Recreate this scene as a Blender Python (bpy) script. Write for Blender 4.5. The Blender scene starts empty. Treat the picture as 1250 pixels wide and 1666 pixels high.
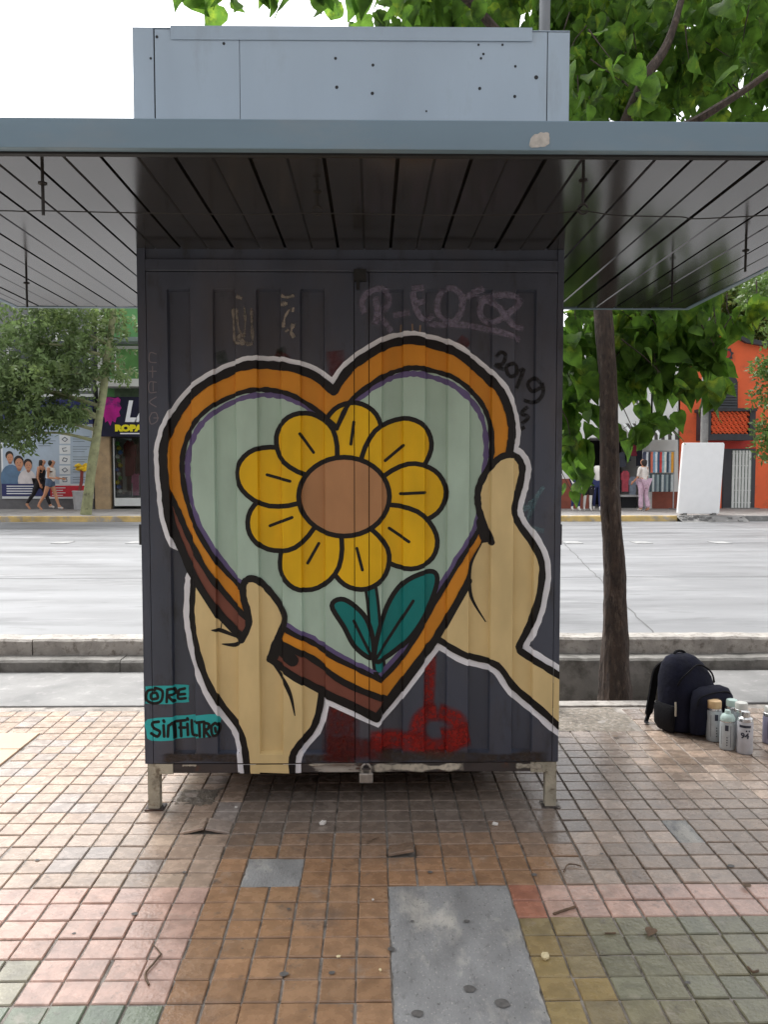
import bpy, bmesh, math, random
from mathutils import Vector, Matrix, noise
from mathutils.geometry import tessellate_polygon
random.seed(7)
S = bpy.context.scene
COL = S.collection

# ------------------------------------------------------------------ camera
F, PW, PH = 1300.0, 1250.0, 1666.0            # focal length in photo pixels
PITCH, YAW, EYE = math.radians(3.214), math.radians(0.84), 1.7
fh = Vector((math.sin(YAW), math.cos(YAW), 0)); RT = Vector((math.cos(YAW), -math.sin(YAW), 0))
FW = fh * math.cos(PITCH) - Vector((0, 0, 1)) * math.sin(PITCH)
UP = fh * math.sin(PITCH) + Vector((0, 0, 1)) * math.cos(PITCH)
CP = Vector((0, 0, EYE))
cam = bpy.data.cameras.new('camera'); co = bpy.data.objects.new('camera', cam); COL.objects.link(co)
cam.sensor_fit = 'VERTICAL'; cam.sensor_height = 24; cam.lens = F / PH * 24
cam.clip_start = 0.05; cam.clip_end = 3000
m = Matrix((RT, UP, -FW)).transposed().to_4x4(); m.translation = CP; co.matrix_world = m
S.camera = co

# ------------------------------------------------------------------ sky, sun, exposure (bright overcast)
SUN_EL, SUN_AZ = math.radians(58), math.radians(-35)
w = bpy.data.worlds.new('World'); S.world = w; w.use_nodes = True
nt = w.node_tree; bg = nt.nodes['Background']
sk = nt.nodes.new('ShaderNodeTexSky'); sk.sky_type = 'NISHITA'; sk.sun_disc = False
sk.sun_elevation = SUN_EL; sk.sun_rotation = SUN_AZ; sk.air_density = 1.0; sk.dust_density = 4.0; sk.ozone_density = 1.0
hs = nt.nodes.new('ShaderNodeHueSaturation'); hs.inputs['Saturation'].default_value = 0.12
nt.links.new(sk.outputs[0], hs.inputs['Color']); nt.links.new(hs.outputs[0], bg.inputs[0])
bg.inputs[1].default_value = 0.15
sl = bpy.data.lights.new('sun', 'SUN'); sl.energy = 1.2; sl.angle = math.radians(25); sl.color = (1, .985, .96)
so = bpy.data.objects.new('sun', sl); COL.objects.link(so)
sd = Vector((math.sin(SUN_AZ) * math.cos(SUN_EL), math.cos(SUN_AZ) * math.cos(SUN_EL), math.sin(SUN_EL)))
so.rotation_euler = sd.to_track_quat('Z', 'Y').to_euler()
S.view_settings.view_transform = 'Standard'; S.view_settings.look = 'None'
S.view_settings.gamma = 1; S.view_settings.exposure = 1.34
S.render.resolution_x, S.render.resolution_y = 769, 1024

# ------------------------------------------------------------------ pixel helpers
def ray(px, py): return FW + RT * ((px - 625) / F) + UP * ((833 - py) / F)
def pY(px, py, Y): r = ray(px, py); return CP + r * (Y / r.y)
def pZ(px, py, Z=0.0): r = ray(px, py); return CP + r * ((Z - EYE) / r.z)

# ------------------------------------------------------------------ materials
def lin(c):
    f = lambda v: v / 12.92 if v <= .04045 else ((v + .055) / 1.055) ** 2.4
    return tuple(f(v / 255) for v in c)
MATS = {}
def mat(name, rgb, rough=.6, metal=0., var=.15, scale=6., bump=0., bscale=60., spots=None, trans=0., src=None, coat=0., detail=6, stretch=None, spec=None):
    """Procedural principled material. rgb linear. spots=(rgb, lo, hi, scale): noise-masked second colour."""
    if name in MATS: return MATS[name]
    M = bpy.data.materials.new(name); M.use_nodes = True; t = M.node_tree; N = t.nodes; L = t.links
    b = N['Principled BSDF']; b.inputs['Roughness'].default_value = rough; b.inputs['Metallic'].default_value = metal
    if coat: b.inputs['Coat Weight'].default_value = coat; b.inputs['Coat Roughness'].default_value = .15
    if spec is not None: b.inputs['Specular IOR Level'].default_value = spec
    g = N.new('ShaderNodeNewGeometry'); pos = g.outputs['Position']
    if stretch:
        mp = N.new('ShaderNodeMapping'); mp.inputs['Scale'].default_value = stretch; L.new(pos, mp.inputs[0]); pos = mp.outputs[0]
    if src == 'object': s = N.new('ShaderNodeObjectInfo'); base = s.outputs['Color']
    elif src == 'attr': s = N.new('ShaderNodeAttribute'); s.attribute_name = 'col'; base = s.outputs['Color']
    else: s = N.new('ShaderNodeRGB'); s.outputs[0].default_value = (*rgb, 1); base = s.outputs[0]
    if spots:
        for (c2, lo, hi, sc) in (spots if isinstance(spots, list) else [spots]):
            n2 = N.new('ShaderNodeTexNoise'); n2.inputs['Scale'].default_value = sc; n2.inputs['Detail'].default_value = 8; n2.inputs['Roughness'].default_value = .65
            L.new(pos, n2.inputs['Vector'])
            r2 = N.new('ShaderNodeMapRange'); r2.inputs['From Min'].default_value = lo; r2.inputs['From Max'].default_value = hi; L.new(n2.outputs[0], r2.inputs[0])
            mx = N.new('ShaderNodeMix'); mx.data_type = 'RGBA'; L.new(r2.outputs[0], mx.inputs[0]); L.new(base, mx.inputs[6]); mx.inputs[7].default_value = (*c2, 1); base = mx.outputs[2]
    n = N.new('ShaderNodeTexNoise'); n.inputs['Scale'].default_value = scale; n.inputs['Detail'].default_value = detail; L.new(pos, n.inputs['Vector'])
    r = N.new('ShaderNodeMapRange'); r.inputs['From Min'].default_value = .3; r.inputs['From Max'].default_value = .7
    r.inputs['To Min'].default_value = 1 - var; r.inputs['To Max'].default_value = 1 + var; L.new(n.outputs[0], r.inputs[0])
    mu = N.new('ShaderNodeMix'); mu.data_type = 'RGBA'; mu.blend_type = 'MULTIPLY'; mu.inputs[0].default_value = 1
    L.new(base, mu.inputs[6]); L.new(r.outputs[0], mu.inputs[7]); L.new(mu.outputs[2], b.inputs['Base Color'])
    rr = N.new('ShaderNodeMapRange'); rr.inputs['To Min'].default_value = max(.02, rough * .75); rr.inputs['To Max'].default_value = min(1, rough * 1.25); L.new(n.outputs[0], rr.inputs[0]); L.new(rr.outputs[0], b.inputs['Roughness'])
    if bump:
        nb = N.new('ShaderNodeTexNoise'); nb.inputs['Scale'].default_value = bscale; nb.inputs['Detail'].default_value = 5; L.new(pos, nb.inputs['Vector'])
        bp = N.new('ShaderNodeBump'); bp.inputs['Strength'].default_value = bump; bp.inputs['Distance'].default_value = .01; L.new(nb.outputs[0], bp.inputs['Height']); L.new(bp.outputs[0], b.inputs['Normal'])
    if trans:
        tr = N.new('ShaderNodeBsdfTranslucent'); L.new(mu.outputs[2], tr.inputs[0]); ms = N.new('ShaderNodeMixShader'); ms.inputs[0].default_value = trans
        L.new(b.outputs[0], ms.inputs[1]); L.new(tr.outputs[0], ms.inputs[2]); L.new(ms.outputs[0], N['Material Output'].inputs[0])
    MATS[name] = M; return M
def glass(name, tint=(.7, .75, .75), rough=.03):
    if name in MATS: return MATS[name]
    M = bpy.data.materials.new(name); M.use_nodes = True; N = M.node_tree.nodes; L = M.node_tree.links
    gl = N.new('ShaderNodeBsdfGlossy'); gl.inputs['Roughness'].default_value = rough; tp = N.new('ShaderNodeBsdfTransparent'); tp.inputs[0].default_value = (*tint, 1)
    fr = N.new('ShaderNodeFresnel'); fr.inputs[0].default_value = 1.5; ms = N.new('ShaderNodeMixShader')
    L.new(fr.outputs[0], ms.inputs[0]); L.new(tp.outputs[0], ms.inputs[1]); L.new(gl.outputs[0], ms.inputs[2]); L.new(ms.outputs[0], N['Material Output'].inputs[0])
    MATS[name] = M; return M
def paint(name, srgb, k=1.0, rough=.5, alpha=1.0, wear=0.06, soft=False):
    """Spray paint: matt colour with faint streaks; soft = edge fades through attribute 'a' and speckle."""
    if name in MATS: return MATS[name]
    M = mat(name, tuple(v * k for v in lin(srgb)), rough, var=wear + .05, scale=7, bump=.05, bscale=120, spec=.35, stretch=(1, 1, .45))
    if soft or alpha < 1:
        t = M.node_tree; N = t.nodes; L = t.links; b = N['Principled BSDF']
        at = N.new('ShaderNodeAttribute'); at.attribute_name = 'a'
        no = N.new('ShaderNodeTexNoise'); no.inputs['Scale'].default_value = 45; no.inputs['Detail'].default_value = 8
        g = N.new('ShaderNodeNewGeometry'); L.new(g.outputs['Position'], no.inputs['Vector'])
        r = N.new('ShaderNodeMapRange'); r.inputs['From Min'].default_value = .3; r.inputs['From Max'].default_value = .7; r.inputs['To Min'].default_value = .45; r.inputs['To Max'].default_value = 1.25; L.new(no.outputs[0], r.inputs[0])
        a = N.new('ShaderNodeMath'); a.operation = 'MULTIPLY'; L.new(at.outputs['Fac'], a.inputs[0]); L.new(r.outputs[0], a.inputs[1])
        a2 = N.new('ShaderNodeMath'); a2.operation = 'MULTIPLY'; a2.use_clamp = True; L.new(a.outputs[0], a2.inputs[0]); a2.inputs[1].default_value = alpha
        L.new(a2.outputs[0], b.inputs['Alpha'])
    return M

# ------------------------------------------------------------------ mesh helpers
class MB:
    def __init__(s): s.v = []; s.f = []; s.mi = []
    def quad(s, *p, mi=0):
        i = len(s.v); s.v += [Vector(q) for q in p]; s.f.append(tuple(range(i, i + len(p)))); s.mi.append(mi); return s
    def box(s, x0, x1, y0, y1, z0, z1, mi=0):
        i = len(s.v); s.v += [Vector((x, y, z)) for z in (z0, z1) for y in (y0, y1) for x in (x0, x1)]
        for f in ((0, 2, 3, 1), (4, 5, 7, 6), (0, 1, 5, 4), (2, 6, 7, 3), (0, 4, 6, 2), (1, 3, 7, 5)): s.f.append(tuple(i + k for k in f)); s.mi.append(mi)
        return s
    def tube(s, pts, rad, n=8, cap=True, mi=0, wob=0.):
        pts = [Vector(p) for p in pts]; rad = rad if hasattr(rad, '__len__') else [rad] * len(pts); base = len(s.v)
        ref = Vector((0, 0, 1)) if abs((pts[1] - pts[0]).normalized().z) < .9 else Vector((1, 0, 0))
        for k, p in enumerate(pts):
            d = (pts[min(k + 1, len(pts) - 1)] - pts[max(k - 1, 0)]).normalized()
            u = d.cross(ref).normalized(); v = u.cross(d)
            for j in range(n):
                a = 2 * math.pi * j / n; rr = rad[k] * (1 + (wob * noise.noise(Vector((math.cos(a) * 2, math.sin(a) * 2, k * .35))) if wob else 0))
                s.v.append(p + u * math.cos(a) * rr + v * math.sin(a) * rr)
        for k in range(len(pts) - 1):
            for j in range(n):
                a, b = base + k * n + j, base + k * n + (j + 1) % n
                s.f.append((a, b, b + n, a + n)); s.mi.append(mi)
        if cap:
            s.f.append(tuple(base + j for j in range(n))[::-1]); s.mi.append(mi)
            e = base + (len(pts) - 1) * n; s.f.append(tuple(e + j for j in range(n))); s.mi.append(mi)
        return s
    def lathe(s, prof, n=20, c=(0, 0, 0), mi=0):
        c = Vector(c); return s.tube([c + Vector((0, 0, z)) for z in [p[1] for p in prof]], [p[0] for p in prof], n, mi=mi) if False else s._lathe(prof, n, c, mi)
    def _lathe(s, prof, n, c, mi):
        b = len(s.v)
        for r, z in prof:
            for j in range(n): a = 2 * math.pi * j / n; s.v.append(c + Vector((r * math.cos(a), r * math.sin(a), z)))
        for k in range(len(prof) - 1):
            for j in range(n):
                p, q = b + k * n + j, b + k * n + (j + 1) % n; s.f.append((p, q, q + n, p + n)); s.mi.append(mi)
        s.f.append(tuple(b + j for j in range(n))[::-1]); s.mi.append(mi)
        e = b + (len(prof) - 1) * n; s.f.append(tuple(e + j for j in range(n))); s.mi.append(mi)
        return s
    def poly(s, pts, y0, y1, mi=0):
        """Prism: (x, z) outline extruded from y0 to y1."""
        tri = tessellate_polygon([[Vector((x, z, 0)) for x, z in pts]]); n = len(pts); b = len(s.v)
        s.v += [Vector((x, y0, z)) for x, z in pts] + [Vector((x, y1, z)) for x, z in pts]
        for t in tri: s.f.append(tuple(b + k for k in t)); s.mi.append(mi); s.f.append(tuple(b + n + k for k in t[::-1])); s.mi.append(mi)
        for k in range(n): s.f.append((b + k, b + (k + 1) % n, b + n + (k + 1) % n, b + n + k)); s.mi.append(mi)
        return s
    def mesh(s, name):
        me = bpy.data.meshes.new(name); me.from_pydata([tuple(v) for v in s.v], [], s.f); me.update(); return me
    def build(s, name, mats, parent=None, smooth=False, bevel=0, kind=None, loc=None, fix=True):
        me = s.mesh(name)
        if fix:
            bm = bmesh.new(); bm.from_mesh(me); bmesh.ops.recalc_face_normals(bm, faces=bm.faces); bm.to_mesh(me); bm.free()
        for mm in (mats if isinstance(mats, (list, tuple)) else [mats]): me.materials.append(mm)
        if len(me.materials) > 1:
            for p, k in zip(me.polygons, s.mi): p.material_index = k
        if smooth:
            for p in me.polygons: p.use_smooth = True
            me.set_sharp_from_angle(angle=math.radians(40))
        o = bpy.data.objects.new(name, me); COL.objects.link(o)
        if parent: o.parent = parent
        if loc: o.location = loc
        if bevel:
            bv = o.modifiers.new('bevel', 'BEVEL'); bv.width = bevel; bv.segments = 2; bv.limit_method = 'ANGLE'
        if kind: o['kind'] = kind
        return o
def empty(name, label=None, cat=None, group=None, loc=(0, 0, 0), rz=0):
    o = bpy.data.objects.new(name, None); COL.objects.link(o); o.location = loc; o.rotation_euler.z = rz; o.empty_display_size = .1
    return tag(o, label, cat, group)
def tag(o, label=None, cat=None, group=None):
    if label: o['label'] = label
    if cat: o['category'] = cat
    if group: o['group'] = group
    return o
def struct(o): o['kind'] = 'structure'; return o
def crom(pts, n=6, closed=False):
    """Catmull-Rom through points."""
    P = [Vector(p) for p in pts]; out = []; L = len(P)
    for i in range(L if closed else L - 1):
        if closed: a, b, c, d = P[i - 1], P[i], P[(i + 1) % L], P[(i + 2) % L]
        else: a, b, c, d = P[max(i - 1, 0)], P[i], P[i + 1], P[min(i + 2, L - 1)]
        for k in range(n):
            t = k / n; out.append(.5 * ((2 * b) + (c - a) * t + (2 * a - 5 * b + 4 * c - d) * t * t + (3 * b - a - 3 * c + d) * t ** 3))
    if not closed: out.append(P[-1])
    return out
c6 = lambda pts, closed=False, n=5: [tuple(p.xy) for p in crom([(a, b, 0) for a, b in pts], n, closed)]
def text_mesh(name, body, size, matl, parent, M, ext=.002, bold=0., shear=0., width=None):
    cu = bpy.data.curves.new('t', 'FONT'); cu.body = body; cu.size = size; cu.extrude = ext; cu.offset = bold; cu.shear = shear; cu.align_x = 'CENTER'; cu.align_y = 'CENTER'; cu.resolution_u = 3
    o = bpy.data.objects.new('t', cu); COL.objects.link(o); dg = bpy.context.evaluated_depsgraph_get()
    me = bpy.data.meshes.new_from_object(o.evaluated_get(dg)); bpy.data.objects.remove(o); bpy.data.curves.remove(cu)
    if width:
        xs = [v.co.x for v in me.vertices]; k = width / (max(xs) - min(xs)); me.transform(Matrix.Diagonal((k, 1, 1, 1)))
    me.transform(M); me.materials.clear(); me.materials.append(matl)
    r = bpy.data.objects.new(name, me); COL.objects.link(r); r.parent = parent; return r
XZ = Matrix.Rotation(math.pi / 2, 4, 'X')     # text faces -Y

# ================================================================== THE SETTING
TP = .1208                                     # paving cell pitch
X0 = .065                                      # a joint line running away from the camera
Y_EDGE = pZ(200, 1149).y                       # street edge of the paving
Y_ROW = pZ(200, 1443.8).y
ROW = (pZ(200, 1170.9).y - pZ(200, 1620.4).y) / 24
KF = pZ(572, 1316).y                           # kiosk front plane
concrete = mat('concrete', (.21, .206, .20), .8, var=.22, scale=3, bump=.25, bscale=45, spots=[((.17, .168, .165), .5, .72, 2.2), ((.32, .31, .30), .55, .75, 9)])
concrete_dk = mat('weathered_concrete', (.19, .18, .165), .9, var=.3, scale=4, bump=.4, bscale=40, spots=[((.075, .07, .06), .48, .7, 5), ((.3, .28, .25), .6, .75, 14)])
kerb_m = mat('kerb_concrete', (.34, .315, .285), .85, var=.25, scale=7, bump=.5, bscale=55, spots=[((.14, .12, .10), .52, .7, 16), ((.5, .47, .43), .58, .75, 6)])
soil = mat('soil', (.16, .13, .10), .95, var=.4, scale=20, bump=.9, bscale=90, spots=((.30, .27, .23), .52, .65, 30))
mortar = mat('mortar', (.235, .21, .185), .9, var=.35, scale=15, bump=.5, bscale=120, spots=[((.34, .31, .28), .46, .64, 2.6), ((.07, .06, .05), .55, .68, 7)])
ground = struct(MB().quad((-600, -600, -.75), (600, -600, -.75), (600, 900, -.75), (-600, 900, -.75)).build('ground', soil))

sidewalk = struct(MB().box(-22, 22, -7.2, Y_EDGE, -.5, -.007).build('sidewalk', mortar))
TSP = [((.17, .14, .12), .56, .80, 2.3), ((.13, .105, .09), .60, .74, 13), ((.40, .34, .29), .60, .82, 6), ((.08, .07, .06), .66, .72, 34)]
tile_obj = mat('paving_tile_single', (1, 1, 1), .27, var=.2, scale=17, bump=.2, bscale=60, src='object', spots=TSP)
tile_att = mat('paving_tile_joined', (1, 1, 1), .27, var=.2, scale=17, bump=.2, bscale=60, src='attr', spots=TSP)
cement = mat('cement_patch', (.26, .262, .262), .8, var=.2, scale=6, bump=.4, bscale=70, stretch=(1.6, .8, 1), spots=[((.46, .44, .40), .53, .64, 2.4), ((.19, .19, .19), .56, .70, 16), ((.42, .40, .38), .58, .66, 80), ((.14, .14, .135), .6, .66, 55)])
def tile_mesh(hx, hy, name='paving_tile'):
    c = .0035; t = MB(); lo = [(-hx, -hy, -.012), (hx, -hy, -.012), (hx, hy, -.012), (-hx, hy, -.012)]
    md = [(x, y, -c) for x, y, _ in lo]; tp = [(x * (1 - c / hx), y * (1 - c / hy), 0) for x, y, _ in lo]
    t.v = [Vector(p) for p in lo + md + tp]
    for k in range(4):
        j = (k + 1) % 4; t.f += [(k, j, j + 4, k + 4), (k + 4, j + 4, j + 8, k + 8)]
    t.f.append((8, 9, 10, 11)); t.mi = [0] * 9
    return t
TM = tile_mesh(TP / 2 - .0038, ROW / 2 - .0036)
tm = TM.mesh('paving_tile'); tm.materials.append(tile_obj)
# areas of the paving that are not tiled: (x0, x1, y0, y1)
def row_of(py): return round((pZ(200, py).y - Y_ROW) / ROW)
yr = lambda k: Y_ROW + k * ROW
xc = lambda k: X0 + k * TP
PATCH = [(xc(0), xc(4), -1, yr(row_of(1441))), (xc(-5), xc(-3), yr(row_of(1441)), yr(row_of(1400)))]
pr = pZ(1108, 1342); kx = math.floor((pr.x - X0) / TP); ky = round((pr.y - Y_ROW) / ROW)
PATCH.append((xc(kx), xc(kx + 1), yr(ky - 1), yr(ky + 1)))
pit0, pit1 = pZ(912, 1193), pZ(1046, 1150)
PIT = (.96, xc(math.floor((1.86 - X0) / TP)), yr(round((pit0.y - Y_ROW) / ROW)), Y_EDGE - .06)
hat = pZ(66, 1191); hx1 = xc(round((hat.x - X0) / TP)); hy1 = yr(round((hat.y - Y_ROW) / ROW))
HATCH = (hx1 - 9 * TP, hx1, hy1 - 5 * ROW, hy1)
DIRT = (pZ(300, 1300).x - .05, pZ(335, 1300).x + .06, pZ(300, 1312).y, pZ(300, 1283).y)
HOLES = PATCH + [PIT, HATCH]
A = lambda r, g, b: lin((r, g, b))
CREAM, PINK, GREEN, ORANGE, OLIVE, RED, GREY = A(170, 150, 134), A(190, 158, 144), A(120, 119, 100), A(156, 123, 95), A(128, 121, 95), A(166, 114, 94), A(144, 127, 113)
def tile_colour(x, y, rnd):
    ry = (y - Y_ROW) / ROW; kx = (x - X0) / TP
    L, R = kx < -6, kx > 6 + max(0, .5 * (ry - 1))
    if L:
        if ry < -6: c = A(118, 128, 110)
        elif ry < 0: c = PINK
        else: c = CREAM if rnd.random() < .8 else (A(162, 150, 142) if rnd.random() < .7 else A(180, 160, 142))
        if -6 <= ry < -4 and kx < -9.8: c = A(148, 144, 126)
    elif R or (ry < 0 and kx > 4):
        if ry < -2: f = min(1, max(0, rnd.gauss(.4, .3))); c = tuple(a * f + b * (1 - f) for a, b in zip(OLIVE, GREEN))
        elif ry < 0: c = RED if kx < 5.2 else PINK
        else: c = GREY if rnd.random() < .7 else CREAM
        if ry < -2 and kx < 6.2: f = rnd.random(); c = tuple(a * f + b * (1 - f) for a, b in zip(A(150, 130, 86), A(134, 121, 94)))
    else:
        c = ORANGE
        if ry > 1.5:
            f = min(1, (ry - 1.5) / 3.0 + rnd.uniform(-.25, .2)); f = max(0, f); c = tuple(a * (1 - f) + b * f for a, b in zip(ORANGE, A(130, 117, 107)))
    k = rnd.uniform(.88, 1.10); t = rnd.uniform(-.025, .025)
    return (c[0] * k * (1 + t), c[1] * k, c[2] * k * (1 - t))
def proj(p):
    d = p - CP; z = d.dot(FW); return (625 + F * d.dot(RT) / z, 833 - F * d.dot(UP) / z, z)
cells = []; rt = random.Random(3)
for j in range(-30, 40):
    for i in range(-44, 48):
        x, y = xc(i) + TP / 2, yr(j) + ROW / 2
        if y > Y_EDGE - ROW * .45 or y < .3: continue
        if any(a < x < b and c < y < d for a, b, c, d in HOLES): continue
        if x < -5 or x > 5: continue
        u, v, z = proj(Vector((x, y, 0))); vis = -30 < u < 1280 and v < 1700
        if vis and abs(x) < 1.1 and y > KF + .75: vis = False
        cells.append((0 if vis else 1, z, x, y, i, j, tile_colour(x, y, rt)))
cells.sort(key=lambda c: (c[0], c[1]))
lift = {}
tl = pZ(320, 1350); tk = (math.floor((tl.x - X0) / TP), math.floor((tl.y - Y_ROW) / ROW) + 1)
tk = (tk[0], tk[1] - 1); lift[tk] = (.0, math.radians(-13), .016); lift[(tk[0] + 1, tk[1])] = (.0, math.radians(12), .016)
l2 = pZ(650, 1378); lift[(math.floor((l2.x - X0) / TP), math.floor((l2.y - Y_ROW) / ROW))] = (math.radians(-9), math.radians(-10), .013)
joined = MB(); jc = []
picked = cells[:292] + [c for c in cells[292:] if (c[4], c[5]) in lift]
for c in picked:
    o = bpy.data.objects.new('paving_tile', tm); COL.objects.link(o); o.parent = sidewalk
    rx, ry, dz = lift.get((c[4], c[5]), (rt.gauss(0, .009), rt.gauss(0, .009), rt.gauss(0, .0012)))
    o.location = (c[2] + rt.gauss(0, .0013), c[3] + rt.gauss(0, .0013), dz); o.rotation_euler = (rx, ry, rt.gauss(0, .006)); o.color = (*c[6], 1)
for c in cells[292:]:
    if (c[4], c[5]) in lift: continue
    b = len(joined.v); R = Matrix.Rotation(rt.gauss(0, .006), 3, 'X') @ Matrix.Rotation(rt.gauss(0, .006), 3, 'Y') @ Matrix.Rotation(rt.gauss(0, .006), 3, 'Z'); off = Vector((c[2], c[3], rt.gauss(0, .001)))
    joined.v += [R @ v + off for v in TM.v]; joined.f += [tuple(b + k for k in f) for f in TM.f]; joined.mi += TM.mi; jc += [c[6]] * len(TM.v)
jo = joined.build('paving_tiles', tile_att, sidewalk, fix=False, kind='stuff')
ca = jo.data.color_attributes.new('col', 'FLOAT_COLOR', 'POINT')
ca.data.foreach_set('color', [v for c in jc for v in (*c, 1)])
def rough_slab(name, x0, x1, y0, y1, z, m_, parent, step=.05, amp=.004, edge=.006, seed=0):
    nx, ny = max(2, int((x1 - x0) / step)), max(2, int((y1 - y0) / step)); t = MB(); rr = random.Random(seed)
    for j in range(ny + 1):
        for i in range(nx + 1):
            e = edge if (i in (0, nx) or j in (0, ny)) else 0
            x, y = x0 + (x1 - x0) * i / nx, y0 + (y1 - y0) * j / ny
            t.v.append(Vector((x + rr.uniform(-e, e), y + rr.uniform(-e, e), z + amp * noise.noise(Vector((x * 6, y * 6, seed))) - (.004 if e else 0))))
    for j in range(ny):
        for i in range(nx): a = j * (nx + 1) + i; t.f.append((a, a + 1, a + nx + 2, a + nx + 1)); t.mi.append(0)
    return t.build(name, m_, parent, smooth=True)
for k, (a, b, c, d) in enumerate(PATCH):
    rough_slab('cement_patch', a + .002, b - .002, max(c, .4) + .002, d - .002, .0, cement, sidewalk, .03, .0018, .004, k)
rough_slab('soil_patch', PIT[0], PIT[1], PIT[2], PIT[3], -.002, mat('gravelly_soil', (.22, .19, .155), .95, var=.4, scale=30, bump=1, bscale=110, spots=[((.36, .33, .29), .54, .62, 40), ((.1, .08, .06), .58, .7, 9)]), sidewalk, .025, .014, .01, 9)
rough_slab('soil_patch', *DIRT, .003, soil, sidewalk, .02, .006, .02, 11)
hm = mat('cover_plate', A(180, 155, 130), .6, var=.12, scale=5, bump=.1, spots=((.35, .3, .26), .6, .8, 7))
for k in range(2):
    MB().box(HATCH[0], HATCH[1] - .02, HATCH[2] + .008 + k * 2.5 * ROW, HATCH[2] + (k + 1) * 2.5 * ROW, -.02, .006).build('cover_plate', hm, sidewalk, bevel=.003)
# edge course beside the open ditch
ed = struct(MB().box(.9, 2.62, Y_EDGE - .05, Y_EDGE + .07, -.5, .006).build('ditch_edge', kerb_m, bevel=.006))
# irrigation ditch: floor, far wall, ledge and kerb
yL = pZ(120, 1094).y; zL = .10; yK = pZ(120, 1066, zL).y; zK = zL + (pY(120, 1040, yK).z - pY(120, 1066, yK).z); yT = yK + .20
struct(MB().box(-9, 9, Y_EDGE, yL, -.6, -.52).build('ditch_floor', soil))
def wavy_kerb(name, y0, y1, z0, z1, m_, parts, seed):
    root = None
    for k, (a, b) in enumerate(parts):
        n = max(2, int((b - a) / .12)); t = MB(); rr = random.Random(seed + k)
        for i in range(n + 1):
            x = a + (b - a) * i / n; j = rr.uniform(-.007, .007); q = rr.uniform(-.005, .004)
            for (y, z) in ((y0 + j, z0), (y0 + j, z1 - .018 + q), (y0 + .018 + j, z1 + q), (y1, z1 + q), (y1, z0)): t.v.append(Vector((x, y, z)))
        for i in range(n):
            for c in range(4): p = i * 5 + c; t.f.append((p, p + 1, p + 6, p + 5)); t.mi.append(0)
        t.f += [(0, 1, 2, 3, 4), tuple(n * 5 + c for c in range(5))]; t.mi += [0, 0]
        o = t.build(name if root is None else 'kerb_stone', m_, root)
        if root is None: root = struct(o)
    return root
wavy_kerb('ditch_wall', yL, yK + .05, -.6, zL, concrete_dk, [(-9, -2.1), (-2.094, 1.4), (1.406, 4.4), (4.41, 9)], 3)
wavy_kerb('kerb', yK, yT, zL - .02, zK, kerb_m, [(-9, -2.9), (-2.892, -.4), (-.392, 2.1), (2.108, 4.6), (4.61, 9)], 8)
# concrete slabs bridging the ditch
struct(MB().box(-9, -.25, Y_EDGE + .006, yL - .004, -.16, .004).build('ditch_cover_slab', concrete, bevel=.008))
brx = pZ(1150, 1150).x
struct(MB().box(brx, 9, Y_EDGE + .006, yL - .03, -.16, .008).build('ditch_cover_slab', concrete, bevel=.008))
# road in concrete slabs
ZR = zK - .035; yS = pZ(1000, 939, ZR).y; yF = pZ(300, 849, ZR).y
road_m = mat('road_concrete', (.188, .191, .196), .6, var=.22, scale=.9, bump=.2, bscale=30, stretch=(.35, 1.6, 1), spots=[((.12, .122, .126), .48, .64, 1.1), ((.25, .25, .252), .55, .7, 2.4), ((.10, .10, .10), .6, .72, 5)])
road = struct(MB().box(-60, 60, yT - .02, yF, -.7, ZR - .03).build('road', mortar))
for (a, b) in ((yT + .001, yS - .013), (yS + .013, yF - .001)):
    xs = [-60, -31, -17, -8.5, 9.2, 22, 40, 60] if a > 8 else [-60, -26, -12, 12.5, 30, 60]
    for i in range(len(xs) - 1): MB().box(xs[i] + .008, xs[i + 1] - .008, a, b, ZR - .12, ZR).build('road_slab', road_m, road)
crack = MB(); c0, c1 = pZ(918, 884, ZR), pZ(1068, 1034, ZR); prev = None; rr = random.Random(5)
for k in range(41):
    p = c0.lerp(c1, k / 40) + Vector((rr.uniform(-.012, .012), rr.uniform(-.02, .02), 0)); p.z = ZR + .004; wd = Vector((.006 + .005 * rr.random(), 0, 0))
    if prev: crack.quad(prev[0], prev[1], p + wd, p - wd)
    prev = (p - wd, p + wd)
crack.build('road_crack', mat('crack_tar', (.11, .11, .11), .9), road)
wh = mat('road_paint', (.30, .30, .295), .7, var=.25, scale=5, spots=((.22, .22, .22), .45, .6, 6))
for px in (-260, -90, 102, 222, 420, 640, 850, 932, 1044, 1172, 1330):
    p = pZ(px, 883, ZR); MB().box(p.x - .16, p.x + .16, p.y - .22, p.y + .22, ZR + .003, ZR + .010).build('lane_stud', wh, road)
# far pavement
ZF = ZR + .15; YW = pZ(120, 828, ZF).y
fk = mat('painted_kerb', A(196, 168, 108), .75, var=.25, scale=3, bump=.2, bscale=40, spots=((.34, .31, .27), .5, .62, 2.5))
fp = mat('far_paving', A(150, 146, 142), .7, var=.2, scale=1.5, bump=.1, spots=((.2, .19, .18), .5, .7, 1.2))
kx0 = pZ(1085, 845, ZR).x
struct(MB().box(-60, kx0, yF, yF + .16, -.3, ZF + .004).build('kerb', fk, bevel=.02))
struct(MB().box(kx0 + 1.9, 60, yF, yF + .16, -.3, ZF + .004).build('kerb', concrete, bevel=.02))
struct(MB().box(-60, 60, yF + .162, YW + 12, -.3, ZF).build('pavement', fp))
rb = MB()
rr = random.Random(2)
broken = struct(MB().quad((kx0 + .01, yF - .35, ZR + .004), (kx0 + 1.89, yF - .3, ZR + .004), (kx0 + 1.89, yF + .2, ZF + .004), (kx0 + .01, yF + .2, ZF + .004)).build('broken_kerb_ramp', concrete))
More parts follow.
